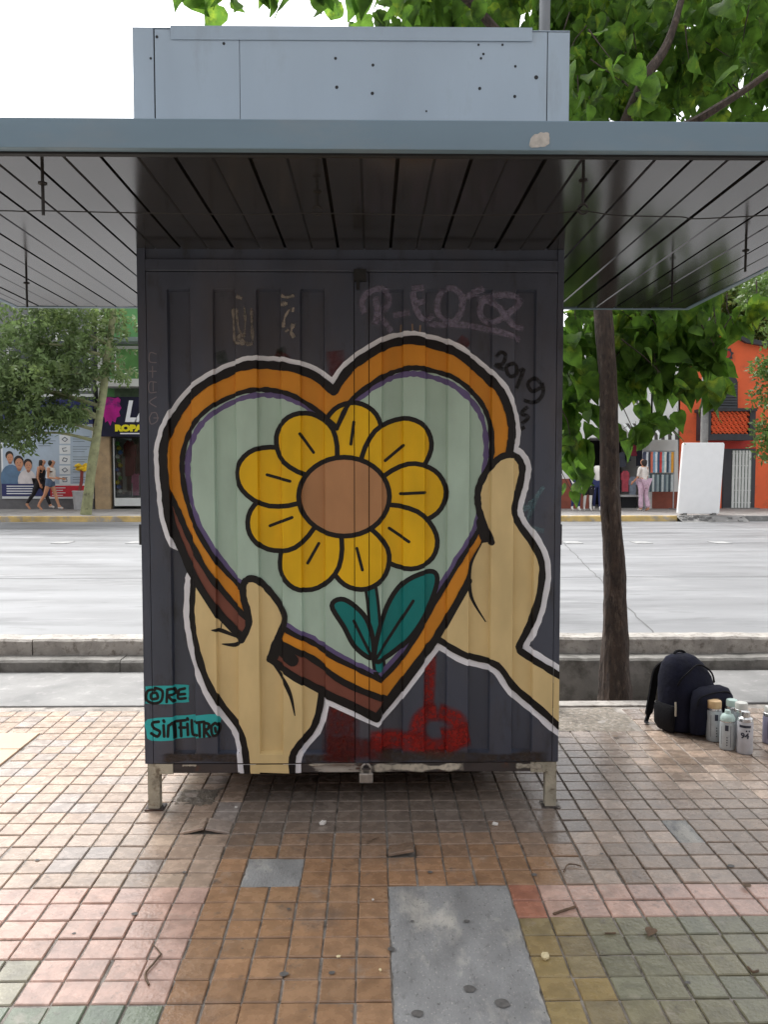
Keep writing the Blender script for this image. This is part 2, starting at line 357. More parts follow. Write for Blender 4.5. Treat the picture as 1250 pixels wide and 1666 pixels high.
for k in range(16):
    x = kx0 + rr.uniform(.1, 1.85); y = yF + rr.uniform(-.34, .05); s = rr.uniform(.03, .09); z = ZR + max(0, (y - yF + .35) / .55 * .15)
    t = MB()
    for q in range(8): t.v.append(Vector((x + s * (1 if q & 1 else -1) * rr.uniform(.6, 1.1), y + s * (1 if q & 2 else -1) * rr.uniform(.6, 1.1), z + (s * rr.uniform(.5, .9) if q & 4 else -.02))))
    t.f = [(0, 2, 3, 1), (4, 5, 7, 6), (0, 1, 5, 4), (2, 6, 7, 3), (0, 4, 6, 2), (1, 3, 7, 5)]; t.mi = [0] * 6; t.build('rubble_piece', concrete, broken)

# ================================================================== KIOSK
kiosk = empty('kiosk', 'dark metal kiosk on short legs with painted heart mural and wide flat canopy', 'kiosk', loc=(0, 0, 0))
dark = mat('kiosk_dark_paint', (.052, .060, .086), .42, var=.2, scale=5, bump=.06, bscale=90, stretch=(1, 1, .35), spots=[((.062, .060, .072), .5, .7, 3), ((.032, .033, .042), .55, .72, 14)])
steel = mat('kiosk_blue_grey_paint', A(150, 163, 174), .42, var=.07, scale=3, bump=.03, bscale=60, stretch=(1, 1, .3), spots=((.25, .29, .32), .56, .8, 6))
fascia_m = mat('fascia_blue_paint', A(108, 130, 145), .4, var=.09, scale=3, bump=.04, bscale=40, stretch=(.4, 1, 1), spots=((.19, .235, .27), .55, .8, 5))
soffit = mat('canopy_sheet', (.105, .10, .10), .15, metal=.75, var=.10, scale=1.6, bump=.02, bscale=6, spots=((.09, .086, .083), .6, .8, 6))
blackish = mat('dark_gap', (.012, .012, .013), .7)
rust = mat('chipped_rail', (.05, .04, .038), .75, var=.3, scale=12, bump=.3, bscale=90, stretch=(.5, 1, 1), spots=[((.36, .33, .29), .56, .60, 5), ((.09, .04, .025), .57, .64, 19)])
legm = mat('chipped_leg_paint', (.40, .37, .29), .75, var=.25, scale=14, bump=.35, bscale=80, spots=[((.16, .13, .09), .52, .64, 17), ((.07, .045, .03), .62, .7, 25)])
wxz = lambda px, py: (lambda p: (p.x, p.z))(pY(px, py, KF))
XL, XR = wxz(229, 840)[0], wxz(913.5, 840)[0]
ZB = wxz(572, 1241)[1]; ZD = wxz(572, 442)[1]; ZC = wxz(572, 405)[1]; ZTOP = wxz(572, 47)[1]; ZRL = wxz(572, 1257)[1]
KD = 1.42
gx = lambda px: wxz(px, 1225)[0]
GRO = [(gx(a), gx(b)) for a, b in ((282, 319), (354, 390), (423, 462), (492, 531), (621, 656), (690, 727), (761, 797), (832, 866))]
GZ0, GZ1 = wxz(572, 1226)[1], wxz(572, 470)[1]; GD, GS = .024, .007
SE1, SE2 = gx(578), gx(601)                       # door seam and cover strip
def surf(x, z):
    if z < GZ0 or z > GZ1: return 0.
    k = min(1, (z - GZ0) / .012, (GZ1 - z) / .012)
    for a, b in GRO:
        if a < x < b: return k * GD * min(1, (x - a) / GS, (b - x) / GS)
    return 0.
XCUT = sorted([v for a, b in GRO for v in (a, a + GS, b - GS, b)]); ZCUT = [GZ0, GZ0 + .012, GZ1 - .012, GZ1]
def door(name, x0, x1):
    xs = [x0] + [x for x in XCUT if x0 < x < x1] + [x1]; zs = [ZB + .002] + ZCUT + [ZD - .004]; t = MB(); W = len(xs)
    for z in zs:
        for x in xs: t.v.append(Vector((x, KF + surf(x + 1e-7, z) if False else KF + surf(x, z), z)))
    for j in range(len(zs) - 1):
        for i in range(W - 1): a = j * W + i; t.f.append((a, a + 1, a + W + 1, a + W)); t.mi.append(0)
    n0 = len(t.v)
    # returned edges
    for (xa, za), (xb, zb) in (((x0, zs[0]), (x1, zs[0])), ((x1, zs[0]), (x1, zs[-1])), ((x1, zs[-1]), (x0, zs[-1])), ((x0, zs[-1]), (x0, zs[0]))):
        t.quad((xa, KF, za), (xb, KF, zb), (xb, KF + .04, zb), (xa, KF + .04, za))
    return t.build(name, dark, kiosk, fix=False)
PL, PR = gx(249), gx(899)
door('door_leaf', PL + .002, SE1 - .0025); door('door_leaf', SE2 + .0025, PR - .002)
MB().box(SE1 + .0015, SE2 - .0015, KF - .003, KF + .05, ZB + .001, ZD - .005).build('door_cover_strip', dark, kiosk)
# shell: posts, lintel, sides, back, floor
MB().box(XL, PL - .001, KF, KF + .06, ZB, ZC).build('corner_post', dark, kiosk)
MB().box(PR + .001, XR, KF, KF + .06, ZB, ZC).build('corner_post', dark, kiosk)
MB().box(PL, PR, KF - .004, KF + .05, ZD, ZC - .05).build('lintel', dark, kiosk, bevel=.004)
MB().box(PL, PR, KF + .012, KF + .05, ZC - .052, ZC + .01).build('lintel_band', dark, kiosk)
for x in (XL, XR - .03): MB().box(x, x + .03, KF + .062, KF + KD, ZB, ZC).build('side_wall', dark, kiosk)
MB().box(XL + .031, XR - .031, KF + KD - .03, KF + KD, ZB, ZC).build('rear_wall', dark, kiosk)
MB().box(PL, PR, KF + .045, KF + .06, ZB, ZC).build('door_backing', blackish, kiosk)
MB().box(XL + .05, XR - .05, KF + .06, KF + KD - .04, ZRL + .005, ZB - .003).build('floor_plate', rust, kiosk)
MB().box(XL + .30, XR - .30, KF + .46, KF + KD - .1, .012, ZRL).build('light_block', blackish, kiosk)  # added block, out of sight, keeps light from behind off the ground beneath
rl0, rl1 = wxz(281, 1250)[0], wxz(887, 1250)[0]
MB().box(rl0, rl1, KF + .004, KF + .05, ZRL, ZB - .004).build('bottom_rail', rust, kiosk, bevel=.003)
for (a, b, c, py) in ((240, 259, 281, 1320), (888, 906, 864, 1316)):
    xa, xb = wxz(a, 1280)[0], wxz(b, 1280)[0]; xg = wxz(c, 1250)[0]
    L_ = MB().box(xa, xb, KF + .002, KF + .05, .004, ZB - .002)
    L_.box(min(xb, xg) if c > b else xg, max(xb, xg) if c > b else xa, KF + .001, KF + .052, ZRL - .004, ZB - .0025)
    L_.build('leg', legm, kiosk)
    MB().box(xa - .015, xb + .02, KF - .015, KF + .07, .002, .007).build('foot_plate', rust, kiosk)
    MB().box(xa, xb, KF + KD - .06, KF + KD - .01, .004, ZB - .002).build('leg', legm, kiosk)
for px in (233, 909):
    for py in (790, 870):
        x, z = wxz(px, py); MB().tube([(x + (-.014 if px < 500 else .010), KF + .012, z - .05), (x + (-.014 if px < 500 else .010), KF + .012, z + .05)], .011, 8).build('hinge', blackish, kiosk, smooth=True)
# top bolt of the doors
bx, bz = wxz(586, 452); MB().box(bx - .03, bx + .03, KF - .03, KF - .001, bz - .02, bz + .035).tube([(bx - .01, KF - .02, bz - .06), (bx - .01, KF - .02, bz + .02)], .008, 8).build('bolt', blackish, kiosk)
# roof box above the canopy
BX0, BX1 = wxz(216, 120)[0], wxz(927, 120)[0]
roof_box = MB().box(BX0 + .004, BX1 - .004, KF + .008, KF + KD - .2, ZC + .12, ZTOP - .012).build('roof_box', blackish, kiosk)
e1, e2, e3 = wxz(251, 120)[0], wxz(390, 120)[0], wxz(891, 120)[0]
for a, b in ((BX0, e1 - .003), (e1 + .003, e2 - .0012), (e2 + .0012, e3 - .002), (e3 + .002, BX1)):
    MB().box(a, b, KF, KF + .006, ZC + .13, ZTOP - (.004 if a in (BX0,) else .008)).build('panel', steel, roof_box, bevel=.0015)
for x in (BX0, BX1 - .004): MB().box(x, x + .004, KF + .0065, KF + KD - .2, ZC + .13, ZTOP - .004).build('panel', steel, roof_box)
MB().box(BX0, BX1, KF + .0, KF + KD - .2, ZTOP - .004, ZTOP).build('lid', steel, roof_box)
t0, t1 = wxz(278, 58)[0], wxz(866, 58)[0]; tz = wxz(572, 67)[1]
MB().quad((t0, KF - .004, tz), (t1, KF - .006, tz + .004), (t1, KF - .012, ZTOP + .006), (t0, KF - .012, ZTOP + .003)).quad((t0, KF - .012, ZTOP + .003), (t1, KF - .012, ZTOP + .006), (t1, KF + .1, ZTOP + .006), (t0, KF + .1, ZTOP + .003)).build('folded_trim', steel, roof_box)
for px, py, r in ((364, 71, 3), (546, 95, 3), (548, 142, 3.4), (607, 106, 3), (606, 152, 3.4), (787, 88, 2.5), (783, 95, 2.5), (781, 144, 3.2), (839, 108, 2.6), (838, 157, 3.2), (873, 126, 4.2), (779, 73, 2.4), (818, 73, 2.4), (694, 181, 2), (255, 60, 3), (245, 95, 2.5)):
    x, z = wxz(px, py); rr_ = r * .8 * KF / F; MB().tube([(x, KF - .0015, z), (x, KF + .002, z)], rr_, 8).build('screw_hole', blackish, roof_box)
# canopy
YC0 = (lambda r: (ZC - EYE) / r.z * r.y)(ray(572, 241)); YC1 = (lambda r: (ZC - EYE) / r.z * r.y)(ray(572, 502))
CX0, CX1 = pY(24, 504, YC1).x, pY(1121, 500, YC1).x
FT = pY(572, 194, YC0).z
canopy = MB().box(CX0 + .02, CX1 - .02, YC0 + .02, YC1 - .02, ZC + .03, ZC + .05).build('canopy', blackish, kiosk)
def fascia(x0, x1, y0, y1): return MB().box(x0, x1, y0, y1, ZC - .004, FT).build('fascia', fascia_m, canopy, bevel=.003)
fascia(CX0, CX1, YC0, YC0 + .035); fascia(CX0, CX1, YC1 - .035, YC1)
for x in (CX0, CX1 - .035): fascia(x, x + .035, YC0 + .036, YC1 - .036)
MB().box(CX0 + .04, CX1 - .04, YC0 + .04, YC1 - .04, FT - .02, FT - .012).build('top_sheet', steel, canopy)
lp = MB().box(CX0 + .036, CX1 - .036, YC0 + .036, YC0 + .06, ZC - .01, ZC - .002).build('drip_edge', blackish, canopy)
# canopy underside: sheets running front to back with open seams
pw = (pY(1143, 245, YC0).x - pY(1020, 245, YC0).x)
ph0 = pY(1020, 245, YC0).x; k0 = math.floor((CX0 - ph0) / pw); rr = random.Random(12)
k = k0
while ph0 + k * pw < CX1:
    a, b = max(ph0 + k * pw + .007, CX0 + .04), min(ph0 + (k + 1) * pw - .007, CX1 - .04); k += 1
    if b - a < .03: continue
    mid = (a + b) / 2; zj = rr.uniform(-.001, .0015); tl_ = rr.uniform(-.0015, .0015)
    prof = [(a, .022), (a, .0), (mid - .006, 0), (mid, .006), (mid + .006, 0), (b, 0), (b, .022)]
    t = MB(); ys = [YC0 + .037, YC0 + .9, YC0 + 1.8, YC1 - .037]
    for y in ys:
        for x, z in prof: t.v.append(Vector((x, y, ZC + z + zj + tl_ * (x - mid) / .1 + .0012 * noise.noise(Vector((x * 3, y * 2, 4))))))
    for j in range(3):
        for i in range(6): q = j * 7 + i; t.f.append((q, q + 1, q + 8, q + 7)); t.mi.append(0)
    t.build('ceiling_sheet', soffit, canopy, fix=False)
# paint chip on the fascia
cpx = [(862, 238), (868, 222), (885, 215), (895, 221), (893, 236), (880, 239)]
ppts = [pY(a + random.uniform(-1.5, 1.5), b + random.uniform(-1.2, 1.2), YC0 - .0015) for a, b in c6(cpx, True, 4)]; MB().quad(*ppts).build('paint_chip', mat('bare_primer', (.42, .40, .37), .8, var=.3, scale=40), canopy, fix=False)
# eye hooks under the canopy and the wire
hook_m = mat('hook_iron', (.03, .027, .025), .55, metal=.6, var=.3, scale=50)
def hook(px, py_top, py_bot, ring):
    r = ray(px, py_top); y = (ZC - EYE) / r.z * r.y; p = CP + r * (y / r.y); zb = pY(px, py_bot, y).z
    t = MB().tube([(p.x, y, ZC + .004), (p.x, y, zb)], .0055, 6).lathe([(.004, 0), (.016, .004), (.016, .010), (.004, .014)], 8, (p.x, y, ZC - (ZC - zb) * .45))
    if ring: t.tube([(p.x + .017 * math.sin(a), y, zb - .017 + .017 * math.cos(a)) for a in [2 * math.pi * q / 12 for q in range(13)]], .004, 6, cap=False)
    t.build('eye_hook', hook_m, canopy); return Vector((p.x, y, zb - (.02 if ring else .0)))
h1 = hook(68, 262, 350, False); h2 = hook(516, 298, 335, True); h3 = hook(950, 268, 332, True); hook(1215, 384, 442, False); hook(42, 432, 500, False); hook(1095, 440, 492, False)
wy = h3.y; wp = []
for px, py in ((-120, 345), (0, 343), (40, 344), (68, 343), (200, 346), (400, 349), (516, 347), (700, 350), (860, 349), (925, 345), (950, 343), (1000, 350), (1060, 352), (1110, 353), (1130, 356), (1200, 353), (1260, 350), (1400, 346)):
    r = ray(px, py); wp.append(CP + r * (wy / r.y))
tag(MB().tube(crom(wp, 5), .0022, 5).build('hanging_wire', hook_m, smooth=True), 'thin dark wire strung under the canopy through the eye hooks', 'wire')
# padlock
px_, pz_ = wxz(596, 1256); lock = empty('padlock', 'small steel padlock hanging from the kiosk bottom rail', 'padlock', loc=(px_, KF - .022, pz_))
plm = mat('padlock_steel', (.45, .43, .40), .38, metal=.7, var=.2, scale=60)
MB().box(-.034, .034, -.012, .012, -.045, .005).build('lock_body', plm, lock, bevel=.005)
MB().tube([(-.02, 0, 0), (-.02, 0, .03)] + [(.02 * -math.cos(a), 0, .03 + .02 * math.sin(a)) for a in [math.pi * q / 8 for q in range(1, 8)]] + [(.02, 0, .03), (.02, 0, 0)], .0055, 8).build('shackle', plm, lock, smooth=True)
MB().box(px_ - .022, px_ + .022, KF - .035, KF + .003, pz_ + .025, pz_ + .031).build('hasp', rust, kiosk)

# ------------------------------------------------------------------ mural paint on the doors
def conform(bm, layer):
    lo = bm.verts.layers.float.get('off')
    for x in XCUT:
        bmesh.ops.bisect_plane(bm, geom=bm.verts[:] + bm.edges[:] + bm.faces[:], plane_co=(x, 0, 0), plane_no=(1, 0, 0), dist=1e-6)
    for z in ZCUT:
        bmesh.ops.bisect_plane(bm, geom=bm.verts[:] + bm.edges[:] + bm.faces[:], plane_co=(0, 0, z), plane_no=(0, 0, 1), dist=1e-6)
    for v in (SE1 - .0025, SE1 + .0015, SE2 - .0015, SE2 + .0025):
        bmesh.ops.bisect_plane(bm, geom=bm.verts[:] + bm.edges[:] + bm.faces[:], plane_co=(v, 0, 0), plane_no=(1, 0, 0), dist=1e-6)
    for v in (PL - .001, PL + .002, PR - .002, PR + .001, XR, XL):
        bmesh.ops.bisect_plane(bm, geom=bm.verts[:] + bm.edges[:] + bm.faces[:], plane_co=(v, 0, 0), plane_no=(1, 0, 0), dist=1e-6)
    for v in (ZB - .004, ZB + .002, ZRL):
        bmesh.ops.bisect_plane(bm, geom=bm.verts[:] + bm.edges[:] + bm.faces[:], plane_co=(0, 0, v), plane_no=(0, 0, 1), dist=1e-6)
    kill = []
    for f in bm.faces:
        c = f.calc_center_median(); x, z = c.x, c.z
        if x < XL or x > XR or z < ZRL + .003: kill.append(f)
        elif z < ZB - .004 and (x < rl0 or x > rl1): kill.append(f)
        elif ZB - .004 < z < ZB + .002: kill.append(f)
        elif SE1 - .0025 < x < SE1 + .0015 or SE2 - .0015 < x < SE2 + .0025 or PL - .001 < x < PL + .002 or PR - .002 < x < PR + .001: kill.append(f)
        if f not in kill[-1:] and SE1 < x < SE2 and z > ZB + .002: f.tag = True
    if kill: bmesh.ops.delete(bm, geom=kill, context='FACES')
    for v in bm.verts: v.co.y = KF + surf(v.co.x, v.co.z) - (.004 if SE1 < v.co.x < SE2 and v.co.z > ZB + .001 else .0008) - layer * .00045 - (v[lo] if lo else 0)
def finish(bm, name, m_):
    me = bpy.data.meshes.new(name); bm.to_mesh(me); bm.free(); me.materials.append(m_)
    o = bpy.data.objects.new(name, me); COL.objects.link(o); o.parent = kiosk; return o
def fill(name, pts, m_, layer):
    P = [Vector((*wxz(*p), 0)) for p in pts]; bm = bmesh.new(); vs = [bm.verts.new((p.x, 0, p.y)) for p in P]
    for t in tessellate_polygon([P]):
        try: bm.faces.new([vs[k] for k in t])
        except ValueError: pass
    conform(bm, layer); return finish(bm, name, m_)
def stroke(name, lines, width, m_, layer, taper=.0, smooth=4, soft=False, jit=0., seed=1):
    """lines: list of pixel polylines; width in photo px. soft: alpha attribute falls to 0 at the edges."""
    bm = bmesh.new(); al = bm.verts.layers.float.new('a') if soft else None; lo = bm.verts.layers.float.new('off'); al = bm.verts.layers.float.get('a'); rr = random.Random(seed)
    for li, ln in enumerate(lines):
        w_ = width
        if ln and not hasattr(ln[0], '__len__'): w_ = ln[0]; ln = ln[1]
        if soft and len(ln) == 2: ln = [tuple(Vector(ln[0]).lerp(Vector(ln[1]), q / 5)) for q in range(6)]
        P = crom([Vector((a, b, 0)) for a, b in ln], smooth) if smooth and len(ln) > 2 else [Vector((a, b, 0)) for a, b in ln]
        rows = []; n = len(P)
        for k, p in enumerate(P):
            d = (P[min(k + 1, n - 1)] - P[max(k - 1, 0)]).normalized(); nn = Vector((-d.y, d.x, 0)); s = w_ / 2 * (1 + rr.uniform(-jit, jit))
            if taper: s *= min(1, .25 + .75 * min(k, n - 1 - k) / max(1, taper * n))
            offs = (-1, -.55, .55, 1) if soft else (-1, 1); row = []
            for q in offs:
                x, z = wxz(*(p + nn * s * q).xy); v = bm.verts.new((x, 0, z))
                v[lo] = li * 4e-5 + k * 3e-5 / n
                if soft: v[al] = 0. if abs(q) == 1 or k in (0, n - 1) else 1.
                row.append(v)
            rows.append(row)
        if not soft:   # round ends
            for e, sgn in ((0, -1), (n - 1, 1)):
                d = ((P[1] - P[0]) if e == 0 else (P[-1] - P[-2])).normalized(); s = w_ / 2 * (.3 if taper else 1); c = P[e]; nn = Vector((-d.y, d.x, 0))
                cap = [bm.verts.new((lambda q: (q[0], 0, q[1]))(wxz(*(c + nn * s * math.cos(a) + d * sgn * s * math.sin(a)).xy))) for a in [math.pi * q / 6 for q in range(7)]]
                for v in cap: v[lo] = li * 4e-5 + (3.5e-5 if e else -1e-5)
                try: bm.faces.new(cap)
                except ValueError: pass
        for k in range(n - 1):
            for q in range(len(rows[0]) - 1): bm.faces.new((rows[k][q], rows[k][q + 1], rows[k + 1][q + 1], rows[k + 1][q]))
    conform(bm, layer); return finish(bm, name, m_)
HO_L = c6([(543, 637), (508, 609), (460, 596), (419, 593), (383, 600), (342, 620), (312, 642), (289, 671), (274, 700), (266, 729), (266, 759), (269, 794), (272, 826), (279, 857), (292, 889), (315, 938), (355, 1000), (395, 1038), (439, 1076)])
HO_B = c6([(439, 1076), (480, 1103), (522, 1125), (580, 1151), (613, 1168)])
HO_R1 = c6([(613, 1168), (634, 1141), (690, 1066), (711, 1039), (738, 992), (764, 944), (790, 885)])
HO_R2 = c6([(790, 885), (812, 820), (829, 735), (834, 706), (831, 679), (818, 643), (797, 617), (761, 586), (726, 566), (684, 555), (660, 554), (631, 560), (590, 584), (565, 605), (543, 637)])
HEART = HO_L[:-1] + HO_B[:-1] + HO_R1[:-1] + HO_R2[:-1]
HI_L = c6([(548, 697), (520, 671), (481, 646), (446, 635), (419, 634), (389, 640), (354, 655), (324, 679), (306, 706), (296, 738), (295, 771), (302, 812), (318, 857), (347, 906), (370, 935), (397, 961), (430, 995), (468, 1026), (508, 1047), (545, 1070), (580, 1087), (621, 1107)])
HI_R = c6([(621, 1107), (649, 1077), (678, 1033), (714, 971), (749, 912), (779, 864), (790, 820), (797, 762), (801, 729), (797, 685), (782, 652), (755, 626), (726, 609), (690, 600), (660, 600), (631, 609), (598, 630), (569, 655), (548, 697)])
INNER = HI_L[:-1] + HI_R[:-1]
DIV_L = c6([(268, 790), (278, 812), (288, 832), (306, 874), (335, 927), (370, 973), (403, 1006), (459, 1047), (508, 1073), (560, 1110), (634, 1141)])
BROWN = c6([(268, 790), (272, 826), (279, 857), (292, 889), (315, 938), (355, 1000), (395, 1038), (439, 1076), (480, 1103), (522, 1125), (580, 1151)])[:-1] + [(580, 1151), (613, 1168), (634, 1141)] + DIV_L[-2:0:-1]
LH_OUT = c6([(314, 942), (313, 964), (312, 1004), (319, 1050), (335, 1102), (358, 1145), (387, 1183), (398, 1214), (403, 1262)])
LH_R = c6([(476, 1262), (476, 1232), (485, 1214), (508, 1188), (519, 1157), (523, 1126)])
THUMB = c6([(393, 1041), (404, 1019), (404, 998), (397, 975), (396, 953), (404, 942), (419, 944), (439, 964), (456, 987), (463, 1007), (456, 1030), (445, 1053), (438, 1074)])
LHAND = LH_OUT + LH_R + [(480, 1103), (438, 1074)] + THUMB[-2::-1] + [(393, 1041), (355, 1001), (315, 940)]
RH_OUT = c6([(785, 884), (800, 882)], n=1)
RF = c6([(800, 882), (785, 844), (779, 820), (780, 794), (794, 765), (809, 748), (823, 741), (840, 742), (851, 759), (848, 786), (840, 815), (838, 835), (847, 855), (868, 885), (881, 915), (881, 947), (872, 992), (859, 1027), (846, 1054), (856, 1066), (886, 1084), (925, 1108)])
RB = c6([(925, 1190), (909, 1180), (880, 1154), (838, 1119), (809, 1082), (761, 1067), (711, 1040)])
RHAND = RF + RB + [(738, 992), (764, 947), (767, 918), (785, 884)]
white_p = paint('mural_white', (226, 227, 233), 1.0); black_p = paint('mural_black', (16, 13, 15), .9, .45)
orange_p = paint('mural_orange', (213, 139, 38), .95); brown_p = paint('mural_brown', (126, 74, 60), .9); mint_p = paint('mural_mint', (176, 199, 184), .95)
purple_p = paint('mural_purple', (106, 92, 138), .85); skin_p = paint('mural_cream', (219, 195, 142), .95)
yellow_p = paint('mural_yellow', (231, 182, 14), .95); tan_p = paint('mural_tan', (182, 133, 92), .95); teal_p = paint('mural_teal', (4, 118, 116), .95); teal2_p = paint('mural_light_teal', (50, 165, 165), .9)
# overspray and old tags below the mural
red_s = paint('faded_red_spray', (146, 28, 22), .9, .5, .85, soft=True)
stroke('red_spray_tag', [(22, [(702, 1050), (700, 1110), (697, 1165)]), (34, [(712, 1160), (742, 1170), (748, 1190), (735, 1212), (705, 1218), (684, 1206), (680, 1182), (692, 1164), (714, 1160)]), (38, [(600, 1206), (650, 1205), (690, 1212)]), (44, [(720, 1205), (765, 1195)])], 30, red_s, 1, soft=True)
stroke('red_spray_tag', [(64, [(560, 1110), (556, 1180), (552, 1250)]), (40, [(530, 1215), (590, 1218), (640, 1222)])], 30, paint('dark_red_spray', (100, 28, 24), .8, .5, .75, soft=True), 1, soft=True)
stroke('grey_spray_tag', [[(594, 512), (589, 492), (600, 476), (622, 470), (634, 484), (628, 500), (610, 508)], [(610, 482), (614, 506), (610, 530)], [(610, 508), (624, 520), (640, 542)], [(640, 512), (668, 508)], [(670, 470), (690, 468)], [(672, 472), (676, 500), (690, 520), (708, 510)], [(676, 494), (692, 490)], [(722, 470), (712, 490), (716, 512), (736, 524), (750, 508), (752, 485), (740, 470), (724, 470)], [(750, 488), (788, 468)], [(775, 486), (815, 480), (846, 484), (842, 498), (810, 522), (790, 520), (782, 505), (790, 488), (812, 500), (834, 528), (856, 532)], [(690, 526), (770, 530), (820, 542), (850, 552)]], 13, paint('grey_violet_spray', (126, 120, 140), 1.0, .6, .8, soft=True), 1, soft=True)
stroke('black_spray_number', [[(807, 582), (815, 573), (823, 578), (818, 592), (806, 594), (822, 602)], [(826, 594), (840, 592), (842, 608), (830, 612), (824, 600), (828, 592)], [(846, 604), (854, 600), (846, 622), (842, 632)], [(881, 624), (870, 615), (861, 624), (868, 636), (880, 630), (882, 622)], [(882, 622), (884, 640), (872, 654), (852, 650)], [(862, 660), (850, 672), (862, 678), (850, 690)], [(846, 700), (856, 694)]], 8, paint('black_spray', (10, 9, 11), 1, .5, .95, soft=True), 1, soft=True)
stroke('pale_blue_spray', [[(886, 790), (872, 812), (860, 850)], [(850, 800), (856, 830), (868, 812)], [(860, 858), (886, 864)]], 9, paint('pale_blue_spray', (120, 150, 160), .8, .6, .55, soft=True), 1, soft=True)
stroke('chalk_scribble', [[(254, 576), (244, 574), (243, 588), (254, 590)], [(243, 604), (254, 604)], [(248, 596), (248, 614)], [(254, 622), (243, 622), (243, 638), (254, 638)], [(249, 622), (249, 636)], [(254, 646), (243, 654), (254, 662)], [(246, 672), (254, 672), (256, 684), (246, 690), (243, 680), (247, 672)], [(250, 680), (258, 680)]], 1.7, paint('chalk_scribble', (128, 120, 126), .8), 1)
rem = paint('poster_residue', (142, 134, 126), .9, .9, .95, soft=True, wear=.3)
stroke('poster_residue', [(6, [(378, 498), (379, 525), (381, 560)]), (5, [(385, 500), (387, 530), (396, 548), (399, 520), (397, 498)]), (15, [(386, 544), (392, 552), (396, 560)]), (5, [(409, 500), (410, 530), (411, 560)]), (7, [(384, 482), (394, 486)]), (7, [(380, 558), (412, 560)])], 5, rem, 1, soft=True, jit=.5)
stroke('poster_residue', [(6, [(456, 480), (466, 484), (480, 480)]), (9, [(456, 495), (468, 494)]), (6, [(474, 500), (464, 515), (460, 535)]), (7, [(478, 525), (474, 540), (480, 550)]), (5, [(470, 536), (464, 540)]), (5, [(478, 500), (476, 508)])], 5, rem, 1, soft=True, jit=.5)
stroke('paint_drips', [(2.6, [(653, 528), (652, 548)]), (2.6, [(671, 528), (672, 550)]), (2.6, [(684, 530), (683, 548)])], 2.6, paint('drip_tan', (140, 118, 100), .9), 1, smooth=0)
for ln_ in ((22, [(356, 570), (362, 590)]), (20, [(455, 565), (462, 590)])): stroke('green_smudge', [ln_], 20, paint('green_smudge', (40, 70, 40), .5, .6, .4, soft=True), 1, soft=True)
for ln_ in ((20, [(446, 575), (470, 588)]), (34, [(545, 570), (552, 630)]), (26, [(745, 552), (760, 566)])): stroke('red_smudge', [ln_], 20, paint('red_smudge', (120, 30, 24), .6, .6, .5, soft=True), 1, soft=True)
# cyan signature labels
def rrect(x0, y0, x1, y1, r=8): return c6([(x0 + r, y0), (x1 - r, y0), (x1, y0 + r), (x1, y1 - r), (x1 - r, y1), (x0 + r, y1), (x0, y1 - r), (x0, y0 + r)], True, 3)
cyan = paint('cyan_spray', (50, 176, 178), .95)
fill('cyan_signature_ground', rrect(237, 1116, 305, 1145, 5), cyan, 2); fill('cyan_signature_ground', c6([(240, 1170), (300, 1166), (354, 1162), (357, 1178), (350, 1196), (300, 1203), (246, 1205), (238, 1190)], True, 3), cyan, 2)
stroke('signature_lettering', [[(252, 1122), (240, 1124), (238, 1138), (250, 1144), (262, 1140), (264, 1124), (252, 1119)], [(256, 1136), (247, 1137), (246, 1129), (254, 1127), (257, 1134)], [(271, 1142), (272, 1124)], [(272, 1122), (282, 1121), (284, 1129), (274, 1132), (283, 1142)], [(290, 1124), (299, 1122)], [(290, 1132), (299, 1131)], [(289, 1125), (288, 1138), (300, 1138)]], 4.6, black_p, 4)
stroke('signature_lettering', [[(258, 1174), (248, 1176), (250, 1184), (260, 1190), (256, 1198), (246, 1193)], [(266, 1180), (267, 1198)], [(266, 1172), (267, 1174)], [(273, 1198), (274, 1180)], [(274, 1181), (282, 1178), (284, 1201)], [(280, 1176), (300, 1174)], [(292, 1176), (293, 1200)], [(290, 1186), (299, 1186)], [(303, 1180), (304, 1198)], [(303, 1171), (304, 1173)], [(310, 1174), (312, 1197), (320, 1196)], [(316, 1176), (332, 1174)], [(324, 1176), (325, 1198)], [(332, 1198), (332, 1178)], [(332, 1176), (340, 1178), (338, 1186), (333, 1187), (341, 1198)], [(350, 1176), (344, 1182), (346, 1196), (354, 1194), (357, 1182), (350, 1176)], [(350, 1184), (351, 1190)]], 4.8, black_p, 4)
grime = paint('grime', (74, 62, 52), .8, .8, .7, soft=True, wear=.3)
stroke('grime', [(16, [(262, 1234), (320, 1232), (400, 1235)])], 16, grime, 1, soft=True, jit=.3); stroke('grime', [(14, [(490, 1236), (540, 1233), (572, 1236)])], 16, grime, 1, soft=True, jit=.3)
stroke('grime', [(20, [(610, 1232), (700, 1230), (800, 1233), (895, 1230)])], 20, grime, 1.3, soft=True, jit=.3)
chip = paint('chipped_pale_paint', (196, 188, 172), .8, .8, 1.1, soft=True, wear=.3)
for ln_ in ((13, [(606, 1249), (650, 1248), (700, 1249), (756, 1246)]), (9, [(838, 1246), (860, 1246), (884, 1247)]), (5, [(500, 1244), (540, 1243), (575, 1244)]), (4, [(296, 1245), (320, 1245)])): stroke('chipped_paint', [ln_], 9, chip, 1, soft=True, jit=.5)
